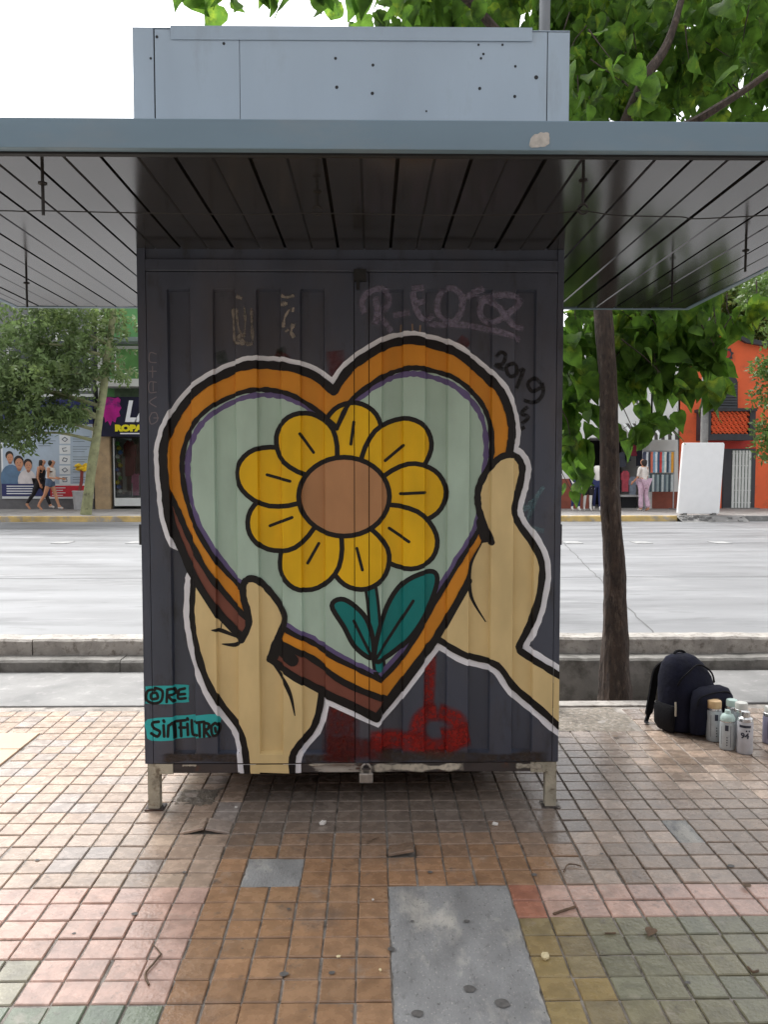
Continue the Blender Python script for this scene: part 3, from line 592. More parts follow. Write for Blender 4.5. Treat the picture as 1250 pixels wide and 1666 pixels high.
# white halo, frame, ground of the heart
TIPS = [(613, 1170), (634, 1143)]
stroke('white_outline', [HO_L[:70], LH_OUT[:], LH_R[:], [(523, 1126), (580, 1152), (613, 1169), (634, 1142), (690, 1068), (711, 1041)], [p for p in HO_R2 if p[1] < 748], RF[28:], RB], 30, white_p, 3, smooth=0, jit=.05)
fill('frame_face', HEART, orange_p, 4); fill('frame_side', BROWN, brown_p, 5); fill('heart_ground', INNER, mint_p, 5)
ins = lambda pts, dx, dy, k: [((x - 555) * k + 555 + dx, (y - 845) * k + 845 + dy) for x, y in pts]
stroke('purple_inner_line', [ins(HI_L, 0, 1, .966), ins(HI_R, 0, 1, .966)], 9, purple_p, 6, smooth=0, jit=.3)
# plain flower inside the heart
fc = (560, 808)
def petal(a, r0, r1, wd):
    d = (math.cos(a), math.sin(a)); n = (-d[1], d[0])
    q = [(r0, -wd * .45), (r0 + (r1 - r0) * .45, -wd), (r0 + (r1 - r0) * .85, -wd * .72), (r1, 0), (r0 + (r1 - r0) * .85, wd * .72), (r0 + (r1 - r0) * .45, wd), (r0, wd * .45)]
    return c6([(fc[0] + d[0] * u + n[0] * v, fc[1] + d[1] * u * .92 + n[1] * v) for u, v in q], True, 4)
stroke('flower_stem', [[(585, 880), (604, 960), (612, 1040), (618, 1092)]], 22, black_p, 6, smooth=6); stroke('flower_stem', [[(585, 880), (604, 960), (612, 1040), (618, 1088)]], 12, teal_p, 7, smooth=6)
for nm, pts in (('flower_leaf', [(610, 1075), (625, 1000), (655, 950), (700, 930), (712, 948), (690, 1005), (655, 1050)]), ('flower_leaf', [(606, 1070), (578, 1052), (560, 1020), (540, 985), (560, 975), (592, 1000), (606, 1035)])):
    L_ = c6(pts, True, 5); fill(nm, L_, teal_p, 8); stroke('leaf_outline', [L_ + L_[:1]], 8, black_p, 9, smooth=0)
    stroke('leaf_vein', [[pts[0], ((pts[2][0] + pts[5][0]) / 2, (pts[2][1] + pts[5][1]) / 2)]], 5, black_p, 9, smooth=0)
for k in range(9):
    a = 2 * math.pi * k / 9 - 1.45; P_ = petal(a, 58, 172 + (9 if k % 2 else -5), 48); fill('flower_petal', P_, yellow_p, 8 + k * .5); stroke('petal_outline', [P_ + P_[:1]], 8, black_p, 8.25 + k * .5, smooth=0)
    d = (math.cos(a), math.sin(a)); stroke('petal_line', [[(fc[0] + d[0] * 92, fc[1] + d[1] * 86), (fc[0] + d[0] * 132, fc[1] + d[1] * 122)]], 5, black_p, 12.8, smooth=0)
disc = [(fc[0] + 74 * math.cos(a), fc[1] + 64 * math.sin(a)) for a in [2 * math.pi * q / 36 for q in range(36)]]
fill('flower_disc', disc, tan_p, 13); stroke('disc_outline', [disc + disc[:1]], 8, black_p, 14, smooth=0)
# outlines of the frame
stroke('frame_outline', [HO_L, HO_B, [(613, 1168), (634, 1141)], HO_R1[4:], HO_R2], 14, black_p, 13, smooth=0, jit=.12)
stroke('frame_outline', [HI_L, HI_R], 8, black_p, 13, smooth=0, jit=.2); stroke('frame_outline', [DIV_L], 10, black_p, 13, smooth=0, jit=.15)
for ln_ in ((20, [(441, 1072), (452, 1050), (462, 1062), (476, 1074)]), (16, [(784, 850), (790, 874), (798, 884)])): stroke('frame_shadow', [ln_], 20, black_p, 14)
fill('painted_hand', LHAND, skin_p, 15); fill('painted_hand', RHAND, skin_p, 15)
stroke('hand_outline', [LH_OUT, LH_R, THUMB, [(315, 940), (355, 1001), (393, 1041)], [(438, 1074), (480, 1103), (523, 1126)]], 11, black_p, 16, smooth=0, jit=.12)
stroke('hand_outline', [RF[:], RB, [(711, 1040), (738, 992), (764, 946)]], 11, black_p, 16, smooth=0, jit=.12)
for q_, ln_ in enumerate([[(438, 1074), (459, 1102), (473, 1131), (480, 1163)], [(785, 884), (768, 916), (764, 947), (770, 977), (791, 1012)], [(345, 1025), (360, 1027), (393, 1041)], [(361, 1007), (358, 1025)], [(361, 1049), (382, 1050), (394, 1041)]]): stroke('hand_crease', [ln_], 7, black_p, 17 + q_ * .1, taper=.4, smooth=5)

# ================================================================== NEAR TREE
bark = mat('tree_bark', (.050, .034, .026), .95, var=.45, scale=12, bump=1.0, bscale=26, stretch=(2.2, 2.2, .8), spots=[((.10, .075, .058), .54, .66, 11), ((.02, .014, .012), .54, .66, 18)])
leaf_m = mat('broad_leaf', (.095, .19, .026), .58, spec=.25, var=.5, scale=9, trans=.66, spots=[((.26, .35, .035), .55, .68, 5), ((.038, .088, .022), .52, .66, 12)])
tree = empty('street_tree', 'broad leaved street tree with dark trunk in the ditch beside the kiosk', 'tree')
TY = Y_EDGE + .30
tb = pY(1001, 1140, TY); tt = pY(984, 505, TY + .05)
tp_ = [(tb.x + .0, TY, -.56), (tb.x, TY, tb.z + .02), (tb.x - .005, TY, .5)] + [tuple(Vector((tb.x - .005, TY, .5)).lerp(tt, q / 5) + Vector((.012 * math.sin(q * 2.1), 0, 0))) for q in range(1, 6)] + [(tt.x - .03, TY + .08, tt.z + .5), (tt.x - .02, TY + .1, tt.z + 1.0)]
tr_ = crom([Vector((*p, )) for p in tp_], 9); rd_ = [v.x for v in crom([Vector((r, 0, 0)) for r in (.17, .125, .093, .080, .074, .070, .067, .065, .063, .060)], 9)]
tmb = MB().tube(tr_, rd_, 40)
for i_, v in enumerate(tmb.v):
    c_ = tr_[min(i_ // 40, len(tr_) - 1)]; d_ = (v - c_); d_.z = 0
    a_ = math.atan2(d_.y, d_.x); q_ = Vector((math.cos(a_) * 3.2, math.sin(a_) * 3.2, v.z * 3.0)); k_ = noise.noise(q_) * .10 + (abs(noise.noise(q_ * 2.6)) - .25) * .13 + noise.noise(Vector((math.cos(a_), math.sin(a_), v.z * .9))) * .10
    v += d_ * k_
trunk = tmb.build('trunk', bark, tree, smooth=True)
top = Vector(tp_[-1])
limbs = [[top, pY(1050, 130, 6.1), pY(1085, 75, 6.2), pY(1112, -10, 6.3), pY(1150, -160, 6.6)], [top - Vector((0, 0, .3)), pY(1060, 240, 6.1), pY(1140, 192, 5.9), pY(1222, 140, 5.7), pY(1330, 60, 5.6)],
         [top, pY(900, 160, 6.4), pY(805, 47, 6.3), pY(755, -5, 6.2), pY(640, -90, 5.6), pY(480, -120, 4.9)], [top, top + Vector((.1, .5, .8)), top + Vector((.3, 1.2, 1.9))], [top - Vector((0, 0, .8)), pY(1060, 470, 6.4), pY(1130, 500, 6.5), pY(1190, 520, 6.4)], [top - Vector((0, 0, .9)), pY(940, 480, 6.5), pY(915, 500, 6.9)]]
for L_ in limbs:
    P = crom(L_, 4); n = len(P); r0 = .05 if L_ is not limbs[4] and L_ is not limbs[5] else .022
    MB().tube(P, [r0 * (1 - .75 * q / n) for q in range(n)], 8, wob=.15).build('limb', bark, trunk, smooth=True)
def leaf(seed, ln=1.0):
    rr = random.Random(seed); t = MB(); bend = rr.uniform(.12, .5); fold = rr.uniform(.1, .4); side = rr.uniform(-.12, .12)
    lv = [(0, .2, -.05), (.14, .40, -.02), (.34, .44, 0), (.58, .35, 0), (.82, .17, 0), (1.06, .012, 0)]
    for y, wd, back in lv:
        for sgn in (-1, 0, 1):
            x = sgn * wd + side * y * y; t.v.append(Vector((x, y + (back if sgn else 0), abs(sgn) * wd * fold - bend * y * y + .03 * math.sin(9 * y + sgn))) * ln)
    for k in range(len(lv) - 1):
        for c in (0, 1): a = k * 3 + c; t.f.append((a, a + 1, a + 4, a + 3)); t.mi.append(0)
    t.tube([(0, -.28 * ln, .05 * ln), (0, 0, 0)], .012 * ln, 3, cap=False)
    return t
LEAVES = [leaf(k) for k in range(7)]
leaf_me = []
for t in LEAVES:
    me = t.mesh('leaf'); me.materials.append(leaf_m)
    for p in me.polygons: p.use_smooth = True
    leaf_me.append(me)
rl = random.Random(21)
def hang(rr, droop=.75):
    """Random leaf frame, tip mostly downwards."""
    d = Vector((rr.gauss(0, .55), rr.gauss(0, .55), -droop + rr.gauss(0, .35))).normalized()
    up = Vector((rr.gauss(0, .6), rr.gauss(-.3, .6), rr.gauss(.6, .5))); z = (up - d * up.dot(d)).normalized(); x = d.cross(z)
    return Matrix((x, d, z)).transposed()
def blocked(p):
    if CX0 - .1 < p.x < CX1 + .08 and YC0 - .1 < p.y < YC1 + .10 and ZC - .10 < p.z < FT + .22: return True
    if XL - .1 < p.x < XR + .1 and KF - .2 < p.y < KF + KD + .1 and p.z < ZTOP + .1: return True
    return False
LV = []
def clump(px, py, Y, rad, n, ry=1.0, size=(.09, .215), flat=.8):
    c = pY(px, py, Y)
    for _ in range(n):
        while True:
            v = Vector((rl.uniform(-1, 1), rl.uniform(-1, 1), rl.uniform(-1, 1)))
            if v.length < 1: break
        LV.append((c + (Vector((v.x * rad, v.y * rad * ry, v.z * rad * flat)) if rl.random() < .6 else Vector((rl.gauss(0, .62) * rad, rl.gauss(0, .62) * rad, rl.gauss(0, .55) * rad))), rl.uniform(*size)))
for px, py, Y, r, n in ((940, 555, 6.3, .28, 60), (995, 540, 6.6, .36, 80), (1065, 545, 6.4, .34, 85), (1125, 540, 6.2, .22, 36), (932, 630, 6.3, .22, 34), (1035, 610, 6.5, .24, 36), (1100, 600, 6.2, .20, 30), (1150, 585, 6.1, .13, 10), (938, 700, 6.2, .17, 16), (950, 745, 6.4, .13, 8), (1045, 695, 6.1, .14, 12), (1082, 670, 6.2, .10, 5), (1175, 625, 5.9, .11, 8), (925, 790, 6.3, .08, 4), (1185, 520, 6.2, .12, 7), (1225, 490, 6.0, .10, 4), (1130, 490, 6.3, .22, 22), (1170, 560, 6.0, .08, 3), (925, 740, 6.2, .06, 3)): clump(px, py, Y, r * 1.05, int(n * 1.35))
for px, py, Y, r, n in ((960, 120, 6.6, .45, 75), (1040, 90, 6.9, .5, 70), (1010, 160, 6.2, .35, 45), (1130, 40, 6.6, .5, 62), (1200, 110, 7.0, .42, 40), (1100, 160, 6.8, .4, 48), (1230, 30, 6.2, .45, 38), (960, 20, 6.8, .45, 60), (880, 10, 7.0, .4, 46), (800, 15, 6.9, .36, 40), (720, 10, 6.5, .34, 34), (665, 15, 6.3, .25, 18), (1250, 165, 6.4, .3, 24), (1310, 90, 6.2, .5, 40), (940, 180, 6.0, .25, 24), (1180, 180, 7.2, .3, 20)): clump(px, py, Y, r * .85, int(n * 1.45))
for px, py, Y, r, n in ((318, -22, 4.6, .05, 4), (362, -14, 4.6, .07, 7), (440, -24, 4.8, .07, 5), (478, 2, 4.8, .02, 1), (520, -26, 4.8, .07, 6), (580, -24, 5.0, .06, 5), (420, -80, 4.7, .1, 6), (560, -95, 5.0, .12, 9), (612, 25, 6.6, .05, 6)): clump(px, py, Y, r, n, size=(.12, .18))
for _ in range(24):   # the rest of the crown, above the frame
    c = Vector((rl.uniform(.2, 4.4), rl.uniform(6.2, 9.2), rl.uniform(6.0, 7.6)))
    for q in range(42): LV.append((c + Vector((rl.gauss(0, .3), rl.gauss(0, .3), rl.gauss(0, .25))), rl.uniform(.18, .29)))
LV = [l for l in LV if not blocked(l[0])]
def shown(p):
    u, v, z = proj(p); return 0 < u < 1250 and 0 < v < 1666 and not (-1 < v < 0) and not (u < 1122 and 195 < v < 500) and not (215 < u < 928 and v > 45)
LV.sort(key=lambda l: -(l[1] / proj(l[0])[2] if shown(l[0]) else 0))
rest = MB()
crown = empty('crown'); crown.parent = tree
for k, (p, s) in enumerate(LV):
    R = hang(rl)
    if k < 295:
        o = bpy.data.objects.new('leaf', leaf_me[k % 7]); COL.objects.link(o); o.parent = crown; M4 = (R * s).to_4x4(); M4.translation = p; o.matrix_local = M4
    else:
        t = LEAVES[k % 7]; b = len(rest.v); rest.v += [p + R @ (v * s) for v in t.v]; rest.f += [tuple(b + q for q in f) for f in t.f]; rest.mi += t.mi
o = rest.build('foliage', leaf_m, crown, fix=False, kind='stuff')
for p in o.data.polygons: p.use_smooth = True
# twigs joining leaves to limbs
tw = MB()
for k in range(0, len(LV), 9):
    p = LV[k][0]
    if p.z > 5: continue
    q = p + Vector((rl.gauss(0, .12), rl.gauss(.1, .1), .22 + .1 * rl.random()))
    if blocked(q): continue
    tw.tube([p, p.lerp(q, .5) + Vector((rl.gauss(0, .02), 0, 0)), q], [.003, .004, .006], 4, cap=False)
tw.build('twigs', bark, crown, kind='stuff', fix=False)
# grey post behind the kiosk
pp = pY(887, 20, 5.62)
post = empty('street_post', 'grey metal post rising behind the kiosk roof box', 'post', loc=(pp.x, 5.62, 0))
pm = mat('galvanised_post', (.17, .18, .19), .5, metal=.5, var=.15, scale=8)
MB().tube([(0, 0, 0), (0, 0, 6.6)], [.044, .036], 12).build('shaft', pm, post, smooth=True); MB().tube([(0, 0, 0), (0, 0, .05), (0, 0, .3)], [.09, .09, .055], 12).build('base', pm, post, smooth=True)

# ================================================================== BACKPACK AND CANS
bpk_m = mat('backpack_cloth', (.008, .009, .020), .9, var=.3, scale=12, bump=.6, bscale=25, spec=.2)
bpk_d = mat('backpack_black', (.005, .005, .007), .85, var=.2, scale=20, bump=.3, bscale=120, spec=.2)
b0 = pZ(1130, 1192)
pack = empty('backpack', 'dark navy backpack standing on the paving beside the spray cans', 'backpack', loc=(b0.x, b0.y + .10, 0), rz=math.radians(24))
def loft(sections, n=28, e=2.6):
    """sections: (z, cx, cy, halfwidth, halfdepth)."""
    t = MB()
    for z, cx, cy, a, b in sections:
        for j in range(n):
            q = 2 * math.pi * j / n; c, s_ = math.cos(q), math.sin(q); r = (abs(c) ** e + abs(s_) ** e) ** (-1 / e)
            wob = 1 + .035 * noise.noise(Vector((c * 2, s_ * 2, z * 9)))
            t.v.append(Vector((cx + a * r * c * wob, cy + b * r * s_ * wob, z)))
    for k in range(len(sections) - 1):
        for j in range(n): p, q = k * n + j, k * n + (j + 1) % n; t.f.append((p, q, q + n, p + n)); t.mi.append(0)
    t.f.append(tuple(range(n))[::-1]); e_ = (len(sections) - 1) * n; t.f.append(tuple(e_ + j for j in range(n))); t.mi += [0, 0]
    return t
loft([(.004, 0, 0, .15, .10), (.02, 0, 0, .185, .13), (.12, 0, 0, .20, .14), (.24, -.005, .01, .195, .135), (.34, -.015, .02, .178, .12), (.42, -.03, .03, .145, .095), (.465, -.04, .035, .105, .065), (.485, -.045, .04, .06, .03)]).build('main_compartment', bpk_m, pack, smooth=True)
loft([(.012, .015, -.155, .10, .03), (.03, .015, -.165, .155, .055), (.14, .02, -.175, .165, .065), (.24, .025, -.17, .16, .065), (.285, .03, -.155, .14, .05), (.305, .03, -.145, .09, .025)]).build('front_pocket', bpk_m, pack, smooth=True)
for s_ in (-1, 1):
    loft([(.01, s_ * .19, 0, .012, .07), (.05, s_ * .205, 0, .02, .085), (.15, s_ * .205, 0, .022, .09), (.185, s_ * .197, 0, .012, .085)], 16).build('side_pocket', bpk_d, pack, smooth=True)
MB().tube(crom([(-.08, .03, .455), (-.08, .05, .488), (-.04, .055, .500), (.005, .05, .488), (.0, .03, .455)], 5), .009, 6).build('carry_handle', bpk_d, pack, smooth=True)
MB().tube(crom([(-.165, -.06, .30), (-.15, -.085, .36), (-.10, -.10, .405), (-.02, -.085, .435), (.06, -.085, .41), (.12, -.08, .36), (.15, -.07, .30)], 5), .006, 6).build('zip', bpk_d, pack, smooth=True)
MB().tube(crom([(-.125, -.195, .20), (-.12, -.205, .26), (-.05, -.215, .283), (.03, -.22, .288), (.12, -.21, .275), (.17, -.20, .22)], 5), .005, 6).build('zip', bpk_d, pack, smooth=True)
for s_ in (-1, 1):
    t = MB(); P = crom([(s_ * .06, .10, .44), (s_ * .09, .18, .36), (s_ * .11, .20, .20), (s_ * .14, .20, .06), (s_ * .17, .19, .012), (s_ * .20, .15, .012)], 5)
    for k, p in enumerate(P):
        wd = .03 if k < 16 else .014
        for q in (-1, 1): t.v += [p + Vector((q * wd, 0, 0)), p + Vector((q * wd, .012, 0))]
    for k in range(len(P) - 1):
        a = k * 4
        for c in ((0, 2, 6, 4), (1, 5, 7, 3), (0, 4, 5, 1), (2, 3, 7, 6)): t.f.append(tuple(a + q for q in c)); t.mi.append(0)
    t.build('shoulder_strap', bpk_d, pack, smooth=True)
MB().box(.06, .12, -.246, -.2425, .195, .225).build('badge', mat('badge_brown', (.05, .035, .03), .6, var=.3, scale=60), pack)
MB().tube([(-.205, -.095, .13), (-.21, -.10, .19), (-.205, -.092, .22)], .006, 6).build('pull_tab', mat('pull_tab_pale', (.42, .38, .3), .6), pack, smooth=True)
can_white = mat('can_white', (.50, .51, .55), .35, var=.08, scale=30); can_green = mat('can_pale_green', (.47, .51, .53), .35, var=.08, scale=30); can_grey = mat('can_grey', (.33, .35, .38), .3, metal=.5, var=.12, scale=30)
ink = mat('can_ink', (.03, .035, .06), .5); cap_orange = mat('cap_orange', (.62, .42, .22), .45); cap_white = mat('cap_white', (.62, .62, .58), .4); cap_mint = mat('cap_mint', (.45, .58, .54), .4); metal_m = mat('can_metal', (.55, .55, .55), .25, metal=.9, var=.1, scale=40)
def can(px, py, label, body, capm, h=.205, r=.036, rz=0., dome=False, num=None, capw=.8):
    p = pZ(px, py); c = empty('spray_can', label, 'spray can', 'spray cans beside the backpack', (p.x, p.y + r, .002), rz - math.atan2(p.x, p.y))
    MB().lathe([(r * .93, 0), (r, .006), (r, h - .03), (r * .96, h - .024)], 24).build('can_body', body, c, smooth=True)
    MB().lathe([(r * .95, h - .024), (r * .99, h - .02), (r * .9, h - .006), (r * .55, h + .004), (r * .5, h + .008)], 24).build('shoulder', metal_m, c, smooth=True)
    if dome: MB().lathe([(r * .97, h - .02), (r * .97, h), (r * .75, h + .018), (r * .42, h + .024), (r * .38, h + .042), (r * .3, h + .046)], 20).build('cap', capm, c, smooth=True)
    else: MB().lathe([(r * capw, h - .012), (r * capw, h + .028), (r * capw * .92, h + .034), (r * capw * .6, h + .036)], 20).build('cap', capm, c, smooth=True)
    def wrap(nm, a0, a1, z0, z1, m_):
        t = MB(); n = 6
        for q in range(n + 1):
            a = a0 + (a1 - a0) * q / n; x, y = (r + .0006) * math.cos(a), (r + .0006) * math.sin(a); t.v += [Vector((x, y, z0)), Vector((x, y, z1))]
        for q in range(n): t.f.append((q * 2, q * 2 + 2, q * 2 + 3, q * 2 + 1)); t.mi.append(0)
        t.build(nm, m_, c, fix=False)
    f = -math.pi / 2
    if num:
        wrap('label_band', f - .7, f + .75, h - .055, h - .04, ink)
        for q in range(2): wrap('label_mark', f + .1 + .35 * q, f + .28 + .35 * q, h - .078, h - .068, ink)
        tx = text_mesh('label_number', num, .046, ink, c, Matrix.Translation((0, -r - .0012, h * .52)) @ XZ, ext=.0003, bold=.0016)
        for v in tx.data.vertices:
            a = v.co.x / r; rr_ = -v.co.y; v.co.x, v.co.y = math.sin(a) * rr_, -math.cos(a) * rr_
    else:
        wrap('label_mark', f - .1, f + .35, h * .62, h * .80, ink); wrap('label_line', f + .62, f + .68, .02, h - .04, ink); wrap('label_line', f - .62, f - .57, .03, h - .05, ink)
        for q in range(4): wrap('label_text_line', f + .1, f + .26, h * (.15 + .08 * q), h * (.185 + .08 * q), ink)
    return c
can(1167, 1208, 'pale spray can with a tan cap, nearest to the backpack', can_green, cap_orange, .215, .0455, .2, dome=False, capw=.93)
can(1189, 1222, 'pale green spray can with domed mint top in front of the group', can_green, cap_mint, .190, .044, -.2, dome=True)
can(1211, 1218, 'grey spray can with white cap standing behind the others', can_grey, cap_white, .235, .043, .5, capw=.85)
can(1218, 1229, 'white spray can marked 94 in black digits', can_white, metal_m, .215, .0455, 0., num='94', capw=.6)
can(1195, 1206, 'pale mint spray can half hidden in the middle of the group', can_green, cap_mint, .215, .04, 1.2, capw=.85)
can(1259, 1212, 'lilac grey spray can cut off at the right edge of the photo', mat('can_lilac', (.30, .29, .40), .35), cap_white, .19, .043, .3)

# ================================================================== LITTER
paper = mat('paper_scrap', (.72, .70, .66), .7, var=.1, scale=60); dryleaf = mat('dry_leaf', (.14, .09, .055), .8, var=.4, scale=50); lemon = mat('peel', (.72, .62, .38), .6)
def scrap(name, px, py, s, m_, label, cat, seed, tall=.5):
    p = pZ(px, py); rr = random.Random(seed); bm = bmesh.new(); bmesh.ops.create_icosphere(bm, subdivisions=2, radius=s)
    for v in bm.verts: k = 1 + .55 * noise.noise(v.co * (2.2 / s) + Vector((seed, 0, 0))); v.co = Vector((v.co.x * k, v.co.y * k * .7, max(0, v.co.z * k * tall + s * .35)))
    me = bpy.data.meshes.new(name); bm.to_mesh(me); bm.free(); me.materials.append(m_); o = bpy.data.objects.new(name, me); COL.objects.link(o); o.location = (p.x, p.y, .002); o.rotation_euler.z = rr.uniform(0, 6)
    return tag(o, label, cat, 'litter on the paving')
scrap('paper_scrap', 525, 1342, .017, paper, 'crumpled white paper scrap on dark tiles left of the padlock', 'litter', 1, .9)
scrap('paper_scrap', 806, 1343, .016, paper, 'crumpled white paper scrap on tiles near the right kiosk leg', 'litter', 2)
scrap('peel_scrap', 888, 1560, .020, lemon, 'pale yellow peel scrap beside the long cement patch', 'litter', 3)
scrap('paper_scrap', 607, 1465, .006, paper, 'tiny white scrap left of the cement patch top corner', 'litter', 4)
scrap('paper_scrap', 551, 1558, .008, lemon, 'small pale crumb on orange tiles, left of two', 'litter', 5)
scrap('paper_scrap', 619, 1580, .007, lemon, 'small pale crumb on orange tiles near the cement edge', 'litter', 6)
scrap('paper_scrap', 384, 1315, .010, paper, 'dull white scrap under the kiosk left of centre', 'litter', 7)
scrap('paper_scrap', 1068, 1157, .014, paper, 'white scrap on the paving beside the backpack strap', 'litter', 8)
def twig(pts, r, label, name='twig', m_=None):
    P = [pZ(a, b, .006) for a, b in pts]; tag(MB().tube(crom(P, 4), r, 5).build(name, m_ or dryleaf, smooth=True), label, 'twig', 'litter on the paving')
twig([(901, 1487), (915, 1482), (937, 1475)], .005, 'dark stick lying across the pink tile row at right')
twig([(918, 1418), (924, 1407), (934, 1406), (946, 1409)], .003, 'curly thin twig on the tiles right of the kiosk leg')
twig([(242, 1602), (236, 1585), (250, 1567), (262, 1552)], .004, 'bent dry stem on the pink tiles at left')
twig([(262, 1552), (255, 1543), (248, 1536)], .0025, 'short stem tip on the pink tiles at left')
twig([(596, 1372), (606, 1366), (616, 1362)], .0025, 'short straight twig left of the lifted tile')
twig([(985, 1518), (1003, 1518)], .003, 'short dark twig on the green tiles')
twig([(1218, 1573), (1226, 1581), (1235, 1579)], .004, 'small hooked twig at far right on green tiles')
def flat_leaf(px, py, s, a, label):
    p = pZ(px, py); me = LEAVES[int(px) % 7].mesh('dry_leaf'); me.materials.append(dryleaf); o = bpy.data.objects.new('dry_leaf', me); COL.objects.link(o); o.scale = (s, s, s * .3); o.location = (p.x, p.y, .012); o.rotation_euler = (0, 0, a); tag(o, label, 'leaf', 'litter on the paving')
for px, py, s, a, l in ((1062, 1515, .05, 2.6, 'dry leaf lying in a joint between green tiles'), (1222, 1447, .04, .8, 'brown leaf caught between pink tiles at right'), (1005, 1201, .03, .9, 'dark speck of leaf beside the soil patch')): flat_leaf(px, py, s, a, l)
gum = mat('gum_stain', (.115, .11, .105), .7, var=.3, scale=60)
rr = random.Random(77)
for px, py, r in ((764, 1610, .022), (818, 1634, .026), (462, 1586, .016), (540, 1584, .012), (219, 1488, .014), (637, 1545, .014), (671, 1500, .008), (870, 1424, .014), (1190, 1410, .016), (120, 1520, .008), (680, 1650, .02), (980, 1390, .008), (300, 1420, .01), (700, 1420, .012), (1120, 1600, .01), (60, 1400, .011), (470, 1480, .008), (760, 1500, .012)):
    p = pZ(px, py); t = MB(); t.quad(*[(p.x + r * rr.uniform(.8, 1.1) * math.cos(q * .524), p.y + r * .85 * rr.uniform(.8, 1.1) * math.sin(q * .524), .0038) for q in range(12)]); t.build('gum_stain', gum, sidewalk, fix=False)

# ================================================================== FAR SIDE OF THE STREET
def Wp(px, py, Y): p = pY(px, py, Y); return p.x, p.z
def fbox(t, px0, py0, px1, py1, Y, y0, y1, mi=0):
    """Box whose front outline is given by pixels on the plane Y; y0..y1 are offsets from Y."""
    x0, z1 = Wp(px0, py0, Y); x1, z0 = Wp(px1, py1, Y); return t.box(x0, x1, Y + y0, Y + y1, z0, z1, mi)
def fpart(name, m_, parent, px0, py0, px1, py1, y0, y1, Y=None, bevel=0):
    return fbox(MB(), px0, py0, px1, py1, Y or YW, y0, y1).build(name, m_, parent, bevel=bevel)
P_ = lambda n, c, r=.7, **k: mat(n, lin(c), r, **k)
pale = P_('pale_render', (196, 196, 192), .85, var=.1, scale=1.5); beige = P_('beige_tile', (176, 150, 116), .6, var=.15, scale=4, spots=((.30, .22, .14), .5, .7, 3)); grey_w = P_('grey_render', (120, 122, 124), .85, var=.12, scale=1.5)
navy = P_('navy_print', (28, 36, 92), .5, var=.08); redp = P_('red_print', (198, 34, 52), .5, var=.08); paleblue = P_('pale_blue_print', (176, 190, 206), .5, var=.05); whiteb = P_('white_print', (226, 228, 230), .5, var=.03)
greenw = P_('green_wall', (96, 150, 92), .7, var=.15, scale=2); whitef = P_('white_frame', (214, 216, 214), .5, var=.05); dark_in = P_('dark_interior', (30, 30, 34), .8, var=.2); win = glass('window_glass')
magenta = P_('magenta_print', (176, 20, 130), .5, var=.35, scale=3, spots=((.02, .015, .10), .5, .62, 2.0)); navy2 = P_('night_blue_print', (18, 16, 48), .5, var=.3, scale=3); letter_w = P_('letter_white', (240, 240, 245), .5, var=.02); letter_y = P_('letter_yellow', (236, 220, 30), .5, var=.02)
graytxt = P_('grey_print', (104, 112, 124), .6, var=.05); skin = P_('skin', (196, 140, 108), .6, var=.06, scale=12); hairm = P_('hair_dark', (34, 24, 20), .55, var=.3, scale=40)
# --- left building with the large banner
bA = empty('building', 'grey corner building with a large printed banner across the street', 'building', loc=(0, 0, 0))
def world_child(o): return o
fpart('wall', grey_w, bA, -420, 430, 154, 829, 0, 6)
fpart('cornice', whitef, bA, -420, 641, 153, 646, -.10, -.002); sgn = fpart('sign_band', navy, bA, -200, 650, 153, 690, -.12, -.003)
fpart('pilaster', pale, bA, 156, 430, 168, 690, -.06, 5.9)
for px in (-150, -70, 10, 90):
    f = fpart('window', whitef, bA, px, 540, px + 58, 636, -.04, -.002); fbox(MB(), px + 4, 545, px + 54, 632, YW, -.045, -.042).build('pane', P_('dark_pane', (52, 60, 66), .12, var=.2), f)
fpart('plinth', P_('grey_plinth', (104, 102, 104), .8), bA, -420, 812, 154, 829.5, -.05, -.003)
ban = fpart('banner', whiteb, bA, 2, 690, 154, 811, -.09, -.052)
def flat(name, m_, px0, py0, px1, py1, off, parent=ban): return fpart(name, m_, parent, px0, py0, px1, py1, -.09 - off - .004, -.09 - off)
flat('banner_field', paleblue, 5, 692, 152, 787, 0); flat('banner_strip_blue', navy, 5, 787, 83, 807, 0); flat('banner_strip_red', redp, 83, 790, 153, 808, .005)
for k in range(4): flat('print_line', whiteb, 13, 790 + 4 * k, 58 - 3 * (k % 2), 791.6 + 4 * k, .006)
for k in range(4): flat('print_line', whiteb, 86, 793 + 4 * k, 108 - 4 * (k % 2), 794.2 + 4 * k, .01)
for k in range(5):
    y = 708 + 16.5 * k; c = flat('icon_card', whiteb, 98, y, 116, y + 14, .006); t = MB(); x, z = Wp(107, y + 7, YW); yy = YW - .09 - .014
    [t.tube([(x + .09 * math.cos(a + k), yy, z + .07 * math.sin(a + k)), (x + .09 * math.cos(a + 1.57 + k), yy, z + .07 * math.sin(a + 1.57 + k))], .012, 4) for a in (0, 1.57, 3.14, 4.71)[: 4 if k != 1 else 3]]; t.build('icon', graytxt, c)
    for q in range(3): flat('print_line', graytxt, 120, y + 2 + 4 * q, 147 - 4 * q, y + 2.8 + 4 * q, .006)
for k in range(6): flat('print_line', graytxt, 64, 705 + 4 * k, 92 - (k % 3) * 4, 705.8 + 4 * k, .006)
def disc_print(name, m_, px, py, rx, ry, off, parent=ban, n=18):
    x, z = Wp(px, py, YW); k = YW / F; t = MB(); t.poly([(x + rx * k * math.cos(a), z + ry * k * math.sin(a)) for a in [2 * math.pi * q / n for q in range(n)]], YW - .09 - off - .003, YW - .09 - off); return t.build(name, m_, parent)
shirt_b = P_('print_shirt_blue', (90, 120, 150), .6); shirt_w = P_('print_shirt_white', (214, 206, 206), .6)
